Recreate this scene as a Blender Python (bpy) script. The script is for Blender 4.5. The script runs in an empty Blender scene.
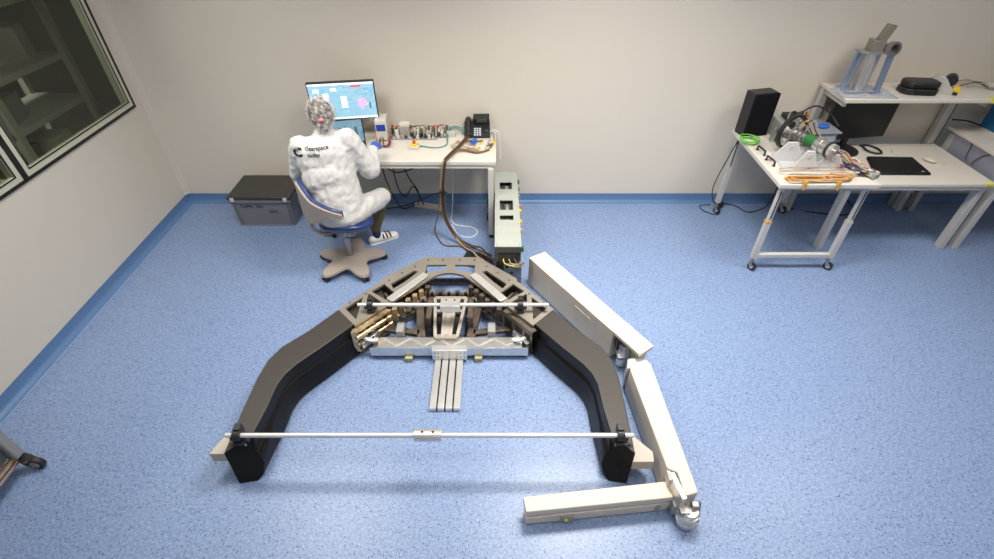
import bpy, bmesh, math, random
from mathutils import Vector, Matrix, noise
random.seed(7)
sc = bpy.context.scene
PI = math.pi
def R(a): return math.radians(a)
V = Vector

# ---------------------------------------------------------------- camera, world, exposure
cd = bpy.data.cameras.new('camera'); cam = bpy.data.objects.new('camera', cd); sc.collection.objects.link(cam)
cam.location = (0, 0, 2.8); cam.rotation_euler = (R(90 - 40.25), 0, 0)
cd.sensor_width = 36; cd.lens = 499 / 994 * 36; cd.clip_start = .02
sc.camera = cam
w = bpy.data.worlds.new('world'); sc.world = w; w.use_nodes = True
w.node_tree.nodes['Background'].inputs[0].default_value = (.8, .85, .9, 1)
w.node_tree.nodes['Background'].inputs[1].default_value = .3
sc.view_settings.view_transform = 'Standard'; sc.view_settings.look = 'None'
sc.view_settings.gamma = 1; sc.view_settings.use_curve_mapping = False
sc.view_settings.exposure = 0.0
sc.cycles.use_denoising = True
sc.cycles.max_bounces = 8; sc.cycles.diffuse_bounces = 4
LAMP = 3.0          # glow of the ceiling panels themselves
LAMP_COL = (1.0, .95, .87)
# louvred ceiling panels: x, y, watts
CEILING_PANELS = [(-1.9, 2.8, 34), (.8, 2.75, 76), (3.3, 2.8, 24), (-1.5, .9, 5), (.9, .9, 8), (3.2, .9, 3), (.6, -1.4, 13), (3.2, -1.4, 2)]
for _x, _y, _w in CEILING_PANELS:
    _l = bpy.data.lights.new('panel_light', 'AREA'); _l.shape = 'RECTANGLE'; _l.size = 1.24; _l.size_y = .64
    _l.energy = _w; _l.color = LAMP_COL; _l.spread = math.radians(125)
    _o = bpy.data.objects.new('panel_light', _l); sc.collection.objects.link(_o); _o.location = (_x, _y, 3.36)

# ---------------------------------------------------------------- materials
def mat(name, col, rough=.5, metal=0.0, var=0.0, vscale=8, bump=0.0, bscale=60, coat=0.0, alpha=1, trans=0, emit=0, spec=None):
    m = bpy.data.materials.new(name); m.use_nodes = True
    nt = m.node_tree; b = nt.nodes['Principled BSDF']
    c = (*col, 1)
    b.inputs['Base Color'].default_value = c
    b.inputs['Roughness'].default_value = rough; b.inputs['Metallic'].default_value = metal
    if coat: b.inputs['Coat Weight'].default_value = coat
    if alpha < 1: b.inputs['Alpha'].default_value = alpha
    if trans: b.inputs['Transmission Weight'].default_value = trans
    if spec is not None: b.inputs['Specular IOR Level'].default_value = spec
    if emit:
        b.inputs['Emission Color'].default_value = c; b.inputs['Emission Strength'].default_value = emit
    tc = nt.nodes.new('ShaderNodeTexCoord')
    if var:
        n = nt.nodes.new('ShaderNodeTexNoise'); n.inputs['Scale'].default_value = vscale; n.inputs['Detail'].default_value = 4
        r = nt.nodes.new('ShaderNodeValToRGB')
        r.color_ramp.elements[0].position = .3; r.color_ramp.elements[1].position = .7
        r.color_ramp.elements[0].color = (*[x * (1 - var) for x in col], 1)
        r.color_ramp.elements[1].color = (*[min(1, x * (1 + var)) for x in col], 1)
        nt.links.new(tc.outputs['Object'], n.inputs['Vector']); nt.links.new(n.outputs[0], r.inputs[0]); nt.links.new(r.outputs[0], b.inputs['Base Color'])
    if bump:
        n = nt.nodes.new('ShaderNodeTexNoise'); n.inputs['Scale'].default_value = bscale; n.inputs['Detail'].default_value = 3
        bp = nt.nodes.new('ShaderNodeBump'); bp.inputs['Strength'].default_value = bump; bp.inputs['Distance'].default_value = .01
        nt.links.new(tc.outputs['Object'], n.inputs['Vector']); nt.links.new(n.outputs[0], bp.inputs['Height']); nt.links.new(bp.outputs[0], b.inputs['Normal'])
    return m

def cloth_folds(m, sx, sy, sz, k):
    nt = m.node_tree; N = nt.nodes.new; L = nt.links.new; b = nt.nodes['Principled BSDF']
    tc = N('ShaderNodeTexCoord'); mp = N('ShaderNodeMapping'); mp.inputs['Scale'].default_value = (sx, sy, sz); mp.inputs['Rotation'].default_value = (.3, .5, .2)
    n = N('ShaderNodeTexNoise'); n.inputs['Scale'].default_value = 1; n.inputs['Detail'].default_value = 2; n.inputs['Distortion'].default_value = .6
    bp = N('ShaderNodeBump'); bp.inputs['Strength'].default_value = k; bp.inputs['Distance'].default_value = .04
    L(tc.outputs['Object'], mp.inputs[0]); L(mp.outputs[0], n.inputs['Vector']); L(n.outputs[0], bp.inputs['Height']); L(bp.outputs[0], b.inputs['Normal'])

def floor_mat():
    m = bpy.data.materials.new('blue_vinyl'); m.use_nodes = True; nt = m.node_tree; b = nt.nodes['Principled BSDF']
    N = nt.nodes.new; L = nt.links.new
    tc = N('ShaderNodeTexCoord')
    n1 = N('ShaderNodeTexNoise'); n1.inputs['Scale'].default_value = 70; n1.inputs['Detail'].default_value = 3
    r1 = N('ShaderNodeValToRGB'); r1.color_ramp.elements[0].position = .38; r1.color_ramp.elements[1].position = .62
    r1.color_ramp.elements[0].color = (.168, .247, .430, 1); r1.color_ramp.elements[1].color = (.255, .345, .555, 1)
    L(tc.outputs['Object'], n1.inputs['Vector']); L(n1.outputs[0], r1.inputs[0])
    last = r1.outputs[0]
    for sc_, th, col, off in ((60, .20, (.02, .045, .13, 1), 0), (42, .17, (.035, .07, .2, 1), 3.3), (75, .16, (.52, .66, .85, 1), 7.7)):
        mp = N('ShaderNodeMapping'); mp.inputs['Location'].default_value = (off, off, off)
        v = N('ShaderNodeTexVoronoi'); v.inputs['Scale'].default_value = sc_
        L(tc.outputs['Object'], mp.inputs[0]); L(mp.outputs[0], v.inputs['Vector'])
        lt = N('ShaderNodeMath'); lt.operation = 'LESS_THAN'; lt.inputs[1].default_value = th
        L(v.outputs['Distance'], lt.inputs[0])
        sp = N('ShaderNodeSeparateColor'); L(v.outputs['Color'], sp.inputs[0])
        g = N('ShaderNodeMath'); g.operation = 'LESS_THAN'; g.inputs[1].default_value = .55; L(sp.outputs[0], g.inputs[0])
        mu = N('ShaderNodeMath'); mu.operation = 'MULTIPLY'; L(lt.outputs[0], mu.inputs[0]); L(g.outputs[0], mu.inputs[1])
        mx = N('ShaderNodeMix'); mx.data_type = 'RGBA'
        L(mu.outputs[0], mx.inputs[0]); L(last, mx.inputs[6]); mx.inputs[7].default_value = col
        last = mx.outputs[2]
    n2 = N('ShaderNodeTexNoise'); n2.inputs['Scale'].default_value = 1.3; n2.inputs['Detail'].default_value = 3
    L(tc.outputs['Object'], n2.inputs['Vector'])
    rr = N('ShaderNodeMapRange'); rr.inputs[3].default_value = .28; rr.inputs[4].default_value = .46
    L(n2.outputs[0], rr.inputs[0]); L(rr.outputs[0], b.inputs['Roughness'])
    L(last, b.inputs['Base Color'])
    return m

def wire_net_mat():
    m = bpy.data.materials.new('hairnet_gauze'); m.use_nodes = True; nt = m.node_tree; b = nt.nodes['Principled BSDF']
    N = nt.nodes.new; L = nt.links.new
    b.inputs['Base Color'].default_value = (.8, .78, .76, 1); b.inputs['Roughness'].default_value = .7
    tc = N('ShaderNodeTexCoord'); n = N('ShaderNodeTexNoise'); n.inputs['Scale'].default_value = 42; n.inputs['Detail'].default_value = 5
    r = N('ShaderNodeMapRange'); r.inputs[1].default_value = .38; r.inputs[2].default_value = .68; r.inputs[3].default_value = .10; r.inputs[4].default_value = .62
    L(tc.outputs['Object'], n.inputs['Vector']); L(n.outputs[0], r.inputs[0]); L(r.outputs[0], b.inputs['Alpha'])
    return m

def carbon_mat():
    m = mat('carbon_fibre', (.035, .031, .029), .5, 0)
    nt = m.node_tree; b = nt.nodes['Principled BSDF']; N = nt.nodes.new; L = nt.links.new
    tc = N('ShaderNodeTexCoord'); c = N('ShaderNodeTexChecker'); c.inputs['Scale'].default_value = 110
    c.inputs[1].default_value = (.052, .044, .038, 1); c.inputs[2].default_value = (.034, .029, .026, 1)
    L(tc.outputs['Object'], c.inputs['Vector']); L(c.outputs[0], b.inputs['Base Color'])
    return m

M = dict(
 wall=mat('wall_paint', (.72, .665, .58), .6, bump=.04, bscale=25),
 ceil=mat('ceiling_paint', (.72, .70, .66), .8),
 floor=floor_mat(),
 base=mat('blue_skirting', (.105, .205, .40), .4, var=.12, vscale=90),
 cove=mat('cove_trim', (.67, .62, .55), .5),
 white=mat('white_laminate', (.69, .65, .585), .38),
 grey=mat('light_grey_powder', (.56, .55, .53), .42),
 dgrey=mat('mid_grey_powder', (.30, .30, .30), .45),
 lav=mat('lavender_grey', (.33, .34, .42), .5),
 alu=mat('aluminium', (.66, .65, .63), .32, .9, var=.08, vscale=20),
 brightalu=mat('milled_aluminium', (.80, .79, .77), .3, .75, var=.05),
 rim=mat('anodised_plate', (.36, .325, .28), .42, .55, var=.06, vscale=6),
 brown=mat('bronze_alloy', (.155, .125, .10), .45, .6, var=.3, vscale=30),
 goldsheen=mat('painted_gold_reflection', (.70, .53, .31), .33, .8, var=.35, vscale=25),  # gold colour stands in for yellow light reflected on the left side
 steel=mat('steel', (.42, .41, .40), .35, .9),
 rod=mat('ground_steel_rod', (.74, .73, .72), .35, .35),
 black=mat('black_plastic', (.018, .018, .02), .45),
 bfab=mat('black_cloth', (.008, .008, .011), .95, spec=.1),
 rubber=mat('black_rubber', (.02, .02, .02), .6),
 carbon=carbon_mat(),
 flank=mat('gloss_black_resin', (.008, .0065, .0055), .38, 0, spec=.22),
 gap=mat('recess_shade_and_black_parts', (.012, .011, .01), .8),  # near-black: shade of recesses put into the colour; also small dark parts
 foam=mat('white_padded_film', (.68, .61, .52), .5, var=.03, vscale=9, bump=.35, bscale=13),
 coat=mat('lab_coat_cloth', (.68, .67, .66), .8, bump=.9, bscale=9),
 skin=mat('skin', (.62, .38, .28), .5),
 hair=mat('brown_hair', (.085, .055, .04), .55, var=.3, vscale=40, bump=.5, bscale=90),
 net=wire_net_mat(),
 pink=mat('pink_band', (.85, .25, .28), .6),
 olive=mat('olive_trouser_cloth', (.115, .095, .045), .8, bump=.3, bscale=30),
 navy=mat('navy_sock', (.02, .03, .11), .8),
 shoe=mat('white_shoe', (.8, .78, .74), .5),
 glove=mat('blue_nitrile', (.03, .14, .55), .4, bump=.3, bscale=60),
 blue=mat('dark_blue_upholstery', (.018, .045, .17), .33, coat=.2),
 beige=mat('beige_plastic', (.36, .31, .275), .42),
 crate=mat('grey_crate_plastic', (.20, .21, .235), .5, bump=.05),
 lid=mat('charcoal_lid', (.036, .034, .03), .38, bump=.1, bscale=140),
 print_=mat('black_print', (.015, .015, .02), .6),
 enc=mat('pale_green_grey_panel', (.46, .49, .45), .42, .25, var=.04),
 encside=mat('dark_chassis', (.12, .12, .12), .45, .5),
 pcb=mat('circuit_board', (.09, .11, .07), .5, var=.5, vscale=70),
 chip=mat('chip_black', (.02, .02, .02), .4),
 yellow=mat('yellow_plastic', (.85, .62, .03), .45),
 red=mat('red_plastic', (.65, .04, .03), .4),
 orange=mat('orange_wire', (.75, .25, .03), .5),
 amber=mat('amber_tape', (.72, .36, .04), .5),
 brownw=mat('brown_wire', (.17, .085, .035), .55),
 teal=mat('teal_cable', (.09, .27, .25), .5),
 green=mat('green_cable', (.17, .55, .07), .45),
 dgreen=mat('green_sleeve', (.02, .16, .04), .5),
 purple=mat('purple_wire', (.13, .08, .2), .5),
 whitew=mat('white_cable', (.75, .75, .76), .5),
 tan=mat('tan_wire', (.45, .35, .24), .5),
 clearp=mat('frosted_acrylic', (.74, .75, .77), .25, alpha=.72),
 bag=mat('clear_film', (.62, .66, .76), .15, alpha=.45, bump=1, bscale=25),
 bluegrey=mat('blue_grey_bin', (.25, .28, .32), .45),
 folder=mat('blue_card', (.01, .14, .33), .5),
 screen_off=mat('dark_screen', (.006, .006, .008), .35),
 lamp=mat('lamp_diffuser', LAMP_COL, .5, emit=LAMP),
 frame=mat('window_frame_paint', (.62, .61, .50), .4),
 gasket=mat('black_gasket', (.01, .01, .01), .5),
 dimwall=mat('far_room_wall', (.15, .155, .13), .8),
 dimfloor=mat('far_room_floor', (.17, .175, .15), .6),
 rack=mat('rack_grey', (.5, .49, .45), .5),
 bronze_edge=mat('copper_edge_strip', (.62, .47, .36), .25, .9),
 trolley=mat('trolley_panel', (.07, .075, .07), .25),
)
cloth_folds(M['coat'], 13, 13, 4.5, .45)
def glass_mat():
    m = bpy.data.materials.new('window_glass'); m.use_nodes = True; nt = m.node_tree; N = nt.nodes.new; L = nt.links.new
    nt.nodes.remove(nt.nodes['Principled BSDF'])
    t = N('ShaderNodeBsdfTransparent'); t.inputs[0].default_value = (.72, .76, .70, 1)
    g = N('ShaderNodeBsdfGlossy'); g.inputs[0].default_value = (1, 1, 1, 1); g.inputs['Roughness'].default_value = .03
    f = N('ShaderNodeFresnel'); f.inputs[0].default_value = 1.45
    ge = N('ShaderNodeNewGeometry'); iv = N('ShaderNodeMath'); iv.operation = 'SUBTRACT'; iv.inputs[0].default_value = 1; L(ge.outputs['Backfacing'], iv.inputs[1])
    mu = N('ShaderNodeMath'); mu.operation = 'MULTIPLY'; L(f.outputs[0], mu.inputs[0]); L(iv.outputs[0], mu.inputs[1])
    x = N('ShaderNodeMixShader'); L(mu.outputs[0], x.inputs[0]); L(t.outputs[0], x.inputs[1]); L(g.outputs[0], x.inputs[2])
    L(x.outputs[0], nt.nodes['Material Output'].inputs[0]); return m
M['glass'] = glass_mat()

def screen_mat(name, seed, gain):
    """lit user interface: blue panes, white boxes, as emission"""
    m = bpy.data.materials.new(name); m.use_nodes = True; nt = m.node_tree; b = nt.nodes['Principled BSDF']
    N = nt.nodes.new; L = nt.links.new
    tc = N('ShaderNodeTexCoord'); mp = N('ShaderNodeMapping'); mp.inputs['Location'].default_value = (seed, seed, seed); mp.inputs['Scale'].default_value = (24, 24, 40)
    mp.inputs['Scale'].default_value = (1, 1, 1); mp.inputs['Rotation'].default_value = (R(90), 0, 0); L(tc.outputs['Object'], mp.inputs[0])
    def bricks(wd, ht, c1, c2, mo):
        k = N('ShaderNodeTexBrick'); k.inputs['Scale'].default_value = 1; k.inputs['Brick Width'].default_value = wd; k.inputs['Row Height'].default_value = ht
        k.inputs['Mortar Size'].default_value = .0025; k.inputs['Color1'].default_value = c1; k.inputs['Color2'].default_value = c2; k.inputs['Mortar'].default_value = mo
        k.squash = .6; k.squash_frequency = 2; L(mp.outputs[0], k.inputs['Vector']); return k
    k1 = bricks(.052, .021, (.20, .56, .88, 1), (.62, .86, .96, 1), (.40, .76, .95, 1))
    k2 = bricks(.19, .085, (0, 0, 0, 1), (1, 1, 1, 1), (.9, .9, .9, 1))
    r = N('ShaderNodeMix'); r.data_type = 'RGBA'; L(k2.outputs[0], r.inputs[0]); L(k1.outputs[0], r.inputs[6]); r.inputs[7].default_value = (.42, .76, .94, 1)
    b.inputs['Base Color'].default_value = (.01, .01, .012, 1); b.inputs['Roughness'].default_value = .3
    L(r.outputs[2], b.inputs['Emission Color']); b.inputs['Emission Strength'].default_value = gain
    return m
M['ui'] = screen_mat('monitor_picture', 2.0, .95)
M['ui2'] = screen_mat('laptop_picture', 5.0, .5)
M['ui_red'] = mat('screen_red', (.65, .06, .10), .4, emit=.9)
M['ui_pink'] = mat('screen_pink', (.85, .35, .62), .4, emit=.8)
M['ui_dark'] = mat('screen_dark', (.05, .1, .16), .4, emit=.8)
M['ui_white'] = mat('screen_white', (.8, .92, .96), .4, emit=1)
M['lcd'] = mat('blue_display', (.01, .03, .22), .3, emit=.6)

# ---------------------------------------------------------------- mesh helpers
col = sc.collection
def spline(pts, n=6):
    P = [V(p) for p in pts]
    if len(P) < 3: return P
    out = []
    for i in range(len(P) - 1):
        p0 = P[max(i - 1, 0)]; p1 = P[i]; p2 = P[i + 1]; p3 = P[min(i + 2, len(P) - 1)]
        for k in range(n):
            t = k / n
            out.append(.5 * ((2 * p1) + (p2 - p0) * t + (2 * p0 - 5 * p1 + 4 * p2 - p3) * t * t + (3 * p1 - p0 - 3 * p2 + p3) * t ** 3))
    out.append(P[-1]); return out

class MB:
    def __init__(s): s.v = []; s.f = []; s.mi = []; s.sm = []; s.cur = 0; s.smooth = False
    def add(s, vs, fs, smooth=None):
        o = len(s.v); s.v += [V(p) for p in vs]
        for f in fs:
            s.f.append([i + o for i in f]); s.mi.append(s.cur); s.sm.append(s.smooth if smooth is None else smooth)
        return s
    def m(s, i): s.cur = i; return s
    def box(s, x0, x1, y0, y1, z0, z1, rot=None):
        vs = [V((x, y, z)) for x in (x0, x1) for y in (y0, y1) for z in (z0, z1)]
        if rot:
            c = V(((x0 + x1) / 2, (y0 + y1) / 2, (z0 + z1) / 2)); vs = [c + rot @ (p - c) for p in vs]
        return s.add(vs, [(0, 1, 3, 2), (4, 6, 7, 5), (0, 4, 5, 1), (2, 3, 7, 6), (0, 2, 6, 4), (1, 5, 7, 3)], False)
    def bar(s, p, q, w, h, up=(0, 0, 1)):
        """rectangular bar from p to q: w across, h along up"""
        p, q = V(p), V(q); d = (q - p).normalized(); up = V(up)
        a = d.cross(up)
        if a.length < 1e-4: a = d.cross(V((1, 0, 0)))
        a.normalize(); u = a.cross(d).normalized(); a = a * w / 2; u = u * h / 2
        vs = [b + i * a + j * u for b in (p, q) for i, j in ((-1, -1), (1, -1), (1, 1), (-1, 1))]
        return s.add(vs, [(3, 2, 1, 0), (4, 5, 6, 7), (0, 1, 5, 4), (1, 2, 6, 5), (2, 3, 7, 6), (3, 0, 4, 7)], False)
    def prism(s, poly, z0, z1):
        n = len(poly); vs = [(x, y, z0) for x, y in poly] + [(x, y, z1) for x, y in poly]
        a = sum(poly[i][0] * poly[(i + 1) % n][1] - poly[(i + 1) % n][0] * poly[i][1] for i in range(n))
        fs = [list(range(n))[::-1], list(range(n, 2 * n))] + [(i, (i + 1) % n, n + (i + 1) % n, n + i) for i in range(n)]
        if a < 0: fs = [list(f)[::-1] for f in fs]
        return s.add(vs, fs, False)
    def prism_axis(s, poly, a0, a1, axis='x'):
        """polygon in the plane across the axis, pushed from a0 to a1"""
        n = len(poly)
        f = (lambda u, w, t: (t, u, w)) if axis == 'x' else (lambda u, w, t: (u, t, w))
        vs = [f(u, w, a0) for u, w in poly] + [f(u, w, a1) for u, w in poly]
        return s.add(vs, [list(range(n)), list(range(n, 2 * n))[::-1]] + [(i, n + i, n + (i + 1) % n, (i + 1) % n) for i in range(n)], False)
    def tube(s, pts, r, n=8, caps=True, smooth=True):
        P = [V(p) for p in pts]; rs = r if isinstance(r, (list, tuple)) else [r] * len(P)
        vs = []; prev = None
        for i, p in enumerate(P):
            d = (P[min(i + 1, len(P) - 1)] - P[max(i - 1, 0)])
            d = d.normalized() if d.length > 1e-9 else V((0, 0, 1))
            if prev is None:
                a = d.cross(V((0, 0, 1)) if abs(d.z) < .9 else V((1, 0, 0))).normalized()
            else:
                a = prev - d * prev.dot(d)
                a = a.normalized() if a.length > 1e-6 else prev
            prev = a; b = d.cross(a)
            for k in range(n):
                t = 2 * PI * k / n; vs.append(p + (a * math.cos(t) + b * math.sin(t)) * rs[i])
        fs = [(i * n + k, i * n + (k + 1) % n, (i + 1) * n + (k + 1) % n, (i + 1) * n + k) for i in range(len(P) - 1) for k in range(n)]
        s.add(vs, fs, smooth)
        if caps:
            o = len(s.v) - len(vs)
            s.f += [[o + k for k in range(n)][::-1], [o + (len(P) - 1) * n + k for k in range(n)]]; s.mi += [s.cur] * 2; s.sm += [False] * 2
        return s
    def cyl(s, p, q, r, n=16, r2=None): return s.tube([p, q], [r, r if r2 is None else r2], n)
    def ring(s, c, axis, r0, r1, h, n=28):
        """flat hollow ring"""
        c = V(c); ax = V(axis).normalized(); a = ax.cross(V((0, 0, 1)) if abs(ax.z) < .9 else V((1, 0, 0))).normalized(); b = ax.cross(a)
        vs = []
        for k in range(n):
            t = 2 * PI * k / n; d = a * math.cos(t) + b * math.sin(t)
            vs += [c + d * r0 - ax * h / 2, c + d * r1 - ax * h / 2, c + d * r1 + ax * h / 2, c + d * r0 + ax * h / 2]
        fs = []
        for k in range(n):
            o = 4 * k; p = 4 * ((k + 1) % n)
            for j in range(4): fs.append((o + j, p + j, p + (j + 1) % 4, o + (j + 1) % 4))
        return s.add(vs, fs, True)
    def ball(s, c, r, n=14, rot=None):
        c = V(c); r = (r, r, r) if not isinstance(r, (tuple, list)) else r
        m = n // 2; vs = []
        for i in range(m + 1):
            th = PI * i / m
            for k in range(n):
                ph = 2 * PI * k / n
                p = V((r[0] * math.sin(th) * math.cos(ph), r[1] * math.sin(th) * math.sin(ph), r[2] * math.cos(th)))
                if rot: p = rot @ p
                vs.append(c + p)
        fs = [(i * n + k, (i + 1) * n + k, (i + 1) * n + (k + 1) % n, i * n + (k + 1) % n) for i in range(m) for k in range(n)]
        return s.add(vs, fs, True)
    def limb(s, p, q, r1, r2, k=7, rot=None):
        p, q = V(p), V(q)
        r1 = (r1,) * 3 if not isinstance(r1, tuple) else r1; r2 = (r2,) * 3 if not isinstance(r2, tuple) else r2
        for i in range(k + 1):
            t = i / k; s.ball(p.lerp(q, t), tuple(a * (1 - t) + b * t for a, b in zip(r1, r2)), 16, rot)
        return s
    def build(s, name, mats, parent=None, world=False, bevel=0, seg=2, smooth_all=None):
        me = bpy.data.meshes.new(name); vs = s.v
        if world and parent is not None:
            L = V((0, 0, 0)); p = parent
            while p: L = L + p.location; p = p.parent
            vs = [v - L for v in vs]
        me.from_pydata([tuple(v) for v in vs], [], s.f)
        if not isinstance(mats, (list, tuple)): mats = [mats]
        for x in mats: me.materials.append(x)
        for i, p in enumerate(me.polygons):
            p.material_index = s.mi[i]; p.use_smooth = s.sm[i] if smooth_all is None else smooth_all
        bm = bmesh.new(); bm.from_mesh(me); bmesh.ops.remove_doubles(bm, verts=bm.verts, dist=1e-6)
        if not bevel: pass
        bm.to_mesh(me); bm.free(); me.set_sharp_from_angle(angle=R(48))
        o = bpy.data.objects.new(name, me); col.objects.link(o); o.parent = parent
        if bevel:
            b = o.modifiers.new('bevel', 'BEVEL'); b.width = bevel; b.segments = seg; b.limit_method = 'ANGLE'; b.angle_limit = R(40); b.harden_normals = False
        return o

def tag(o, label, cat, group=None):
    o['label'] = label; o['category'] = cat
    if group: o['group'] = group
    return o
def thing(name, label, cat, loc=(0, 0, 0), rz=0, group=None):
    o = bpy.data.objects.new(name, None); col.objects.link(o); o.location = loc; o.rotation_euler = (0, 0, R(rz)); o.empty_display_size = .1
    return tag(o, label, cat, group)
def struct(o): o['kind'] = 'structure'; return o
def dup(root, loc, label, rz=None):
    r = root.copy(); col.objects.link(r); r.location = loc; r['label'] = label
    if rz is not None: r.rotation_euler = (0, 0, R(rz))
    for ch in list(root.children):
        c = ch.copy(); col.objects.link(c); c.parent = r
        for g in list(ch.children):
            d = g.copy(); col.objects.link(d); d.parent = c
    return r
def solo(mb, name, mats, label, cat, loc=(0, 0, 0), rz=0, group=None, world=False, **k):
    """a thing that is one mesh; world=True: vertices given in room coordinates"""
    if world: mb.v = [v - V(loc) for v in mb.v]
    o = mb.build(name, mats, None, **k); o.location = loc; o.rotation_euler = (0, 0, R(rz))
    return tag(o, label, cat, group)
def text_mesh(name, body, size, material, parent=None, bold=0.0, extrude=.0006):
    cu = bpy.data.curves.new(name, 'FONT'); cu.body = body; cu.size = size; cu.align_x = 'LEFT'; cu.extrude = extrude; cu.offset = bold; cu.resolution_u = 3
    t = bpy.data.objects.new(name + '_text', cu); col.objects.link(t)
    bpy.context.view_layer.update()
    me = bpy.data.meshes.new_from_object(t.evaluated_get(bpy.context.evaluated_depsgraph_get()))
    bpy.data.objects.remove(t); bpy.data.curves.remove(cu)
    me.name = name; me.materials.clear(); me.materials.append(material)
    o = bpy.data.objects.new(name, me); col.objects.link(o); o.parent = parent; return o

# ---------------------------------------------------------------- room
XL, XR, YB, YF, ZC = -3.27, 6.4, 4.6, -3.0, 3.4
struct(MB().box(XL - .15, XR + .15, YF - .15, YB + .15, -.12, 0).build('floor', M['floor']))
struct(MB().box(XL - .15, XR + .15, YF - .15, YB + .15, ZC, ZC + .1).build('ceiling', M['ceil']))
struct(MB().box(XL - .15, XR + .15, YB, YB + .15, 0, ZC).build('wall_back', M['wall']))
struct(MB().box(XR, XR + .15, YF, YB, 0, ZC).build('wall_right', M['wall']))
struct(MB().box(XL, XR, YF - .15, YF, 0, ZC).build('wall_front', M['wall']))
W1 = (3.115, 4.43); W2 = (1.70, 3.07); WZ0, WZ1 = 1.10, 2.45     # window openings
mb = MB()
mb.box(XL - .1, XL, YF, YB, 0, WZ0); mb.box(XL - .1, XL, YF, YB, WZ1, ZC)
mb.box(XL - .1, XL, W1[1], YB, WZ0, WZ1); mb.box(XL - .1, XL, W2[1], W1[0], WZ0, WZ1); mb.box(XL - .1, XL, YF, W2[0], WZ0, WZ1)
struct(mb.build('wall_left', M['wall']))
# coved skirting
def cove(x0, y0, x1, y1, nx, ny):
    prof = [(0, .095), (.006, .098), (.009, .03), (.02, .012), (.045, .002), (.06, 0.0005), (0, 0.0005)]
    vs = []; n = len(prof)
    for (x, y), e in (((x0, y0), 0), ((x1, y1), 1)):
        for d, z in prof: vs.append((x + nx * d, y + ny * d, z))
    return MB().add(vs, [(i, (i + 1) % n, n + (i + 1) % n, n + i) for i in range(n)] + [list(range(n)), list(range(n, 2 * n))])
struct(cove(XL, YB, XR, YB, 0, -1).build('baseboard_back', M['base']))
struct(cove(XL, YF, XL, YB, 1, 0).build('baseboard_left', M['base']))
# weld line along the skirting and pale top edge
struct(MB().box(XL + .06, XR, YB - .064, YB - .06, 0, .0012).box(XL + .06, XL + .064, YF, YB - .06, 0, .0012).build('trim_1', mat('floor_weld', (.36, .50, .70), .4)))
struct(MB().prism([(XL, YB), (XL + .045, YB), (XL, YB - .045)], .098, ZC).build('trim_2', M['cove']))
# windows
def window(n, y0, y1):
    fr = MB(); x0, x1 = XL - .03, XL + .006
    t = .045
    fr.box(x0, x1, y0, y1, WZ0, WZ0 + t).box(x0, x1, y0, y1, WZ1 - t, WZ1).box(x0, x1, y0, y0 + t, WZ0 + t, WZ1 - t).box(x0, x1, y1 - t, y1, WZ0 + t, WZ1 - t)
    w = struct(fr.build('window_%d' % n, M['frame']))
    g = .022
    gk = MB().box(XL, XL + .01, y0 - g, y1 + g, WZ0 - g, WZ0).box(XL, XL + .01, y0 - g, y0, WZ0, WZ1).box(XL, XL + .01, y1, y1 + g, WZ0, WZ1).box(XL, XL + .01, y0 - g, y1 + g, WZ1, WZ1 + g)
    a, b, c, d = y0 + t, y1 - t, WZ0 + t, WZ1 - t; q = .007
    gk.box(XL, XL + .009, a - q, b + q, c - q, c).box(XL, XL + .009, a - q, a, c, d).box(XL, XL + .009, b, b + q, c, d).box(XL, XL + .009, a - q, b + q, d, d + q)
    gk.build('gasket', M['gasket'], w)
    MB().box(XL - .014, XL - .008, y0 + t, y1 - t, WZ0 + t, WZ1 - t).build('glass_pane', M['glass'], w)
window(1, *W1); window(2, *W2)
# the neighbouring room seen through the glass
FX = -7.2
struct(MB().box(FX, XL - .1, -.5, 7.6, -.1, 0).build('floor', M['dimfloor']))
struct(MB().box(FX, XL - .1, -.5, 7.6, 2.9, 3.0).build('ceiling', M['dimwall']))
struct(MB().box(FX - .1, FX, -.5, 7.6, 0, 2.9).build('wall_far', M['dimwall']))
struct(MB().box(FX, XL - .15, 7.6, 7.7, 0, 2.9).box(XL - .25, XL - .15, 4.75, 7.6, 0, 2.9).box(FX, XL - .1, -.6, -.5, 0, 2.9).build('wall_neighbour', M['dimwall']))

# ceiling lights
def ceiling_light(x, y, lab):
    t = thing('ceiling_light', lab, 'light', (x, y, ZC), 0, 'ceiling light panels')
    a, b = .62, .32
    MB().box(-a - .03, a + .03, -b - .03, -b, -.04, 0).box(-a - .03, a + .03, b, b + .03, -.04, 0).box(-a - .03, -a, -b, b, -.04, 0).box(a, a + .03, -b, b, -.04, 0).build('frame', M['grey'], t)
    MB().box(-a, a, -b, b, -.03, -.02).build('diffuser', M['lamp'], t)
for x, y, _ in CEILING_PANELS:
    ceiling_light(x, y, 'white rectangular light panel on the ceiling')
l = thing('ceiling_light', 'unseen ceiling panel added to light the neighbouring room', 'light', (-5.2, 3.6, 2.9))  # no such lamp in view; added to brighten the room behind the glass
MB().box(-.2, .2, -.5, .5, -.03, -.0).build('diffuser', mat('added_lamp', (1, .98, .88), emit=42), l)
MB().box(-.23, .23, -.53, .53, -.015, 0).build('frame', M['grey'], l)

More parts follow.
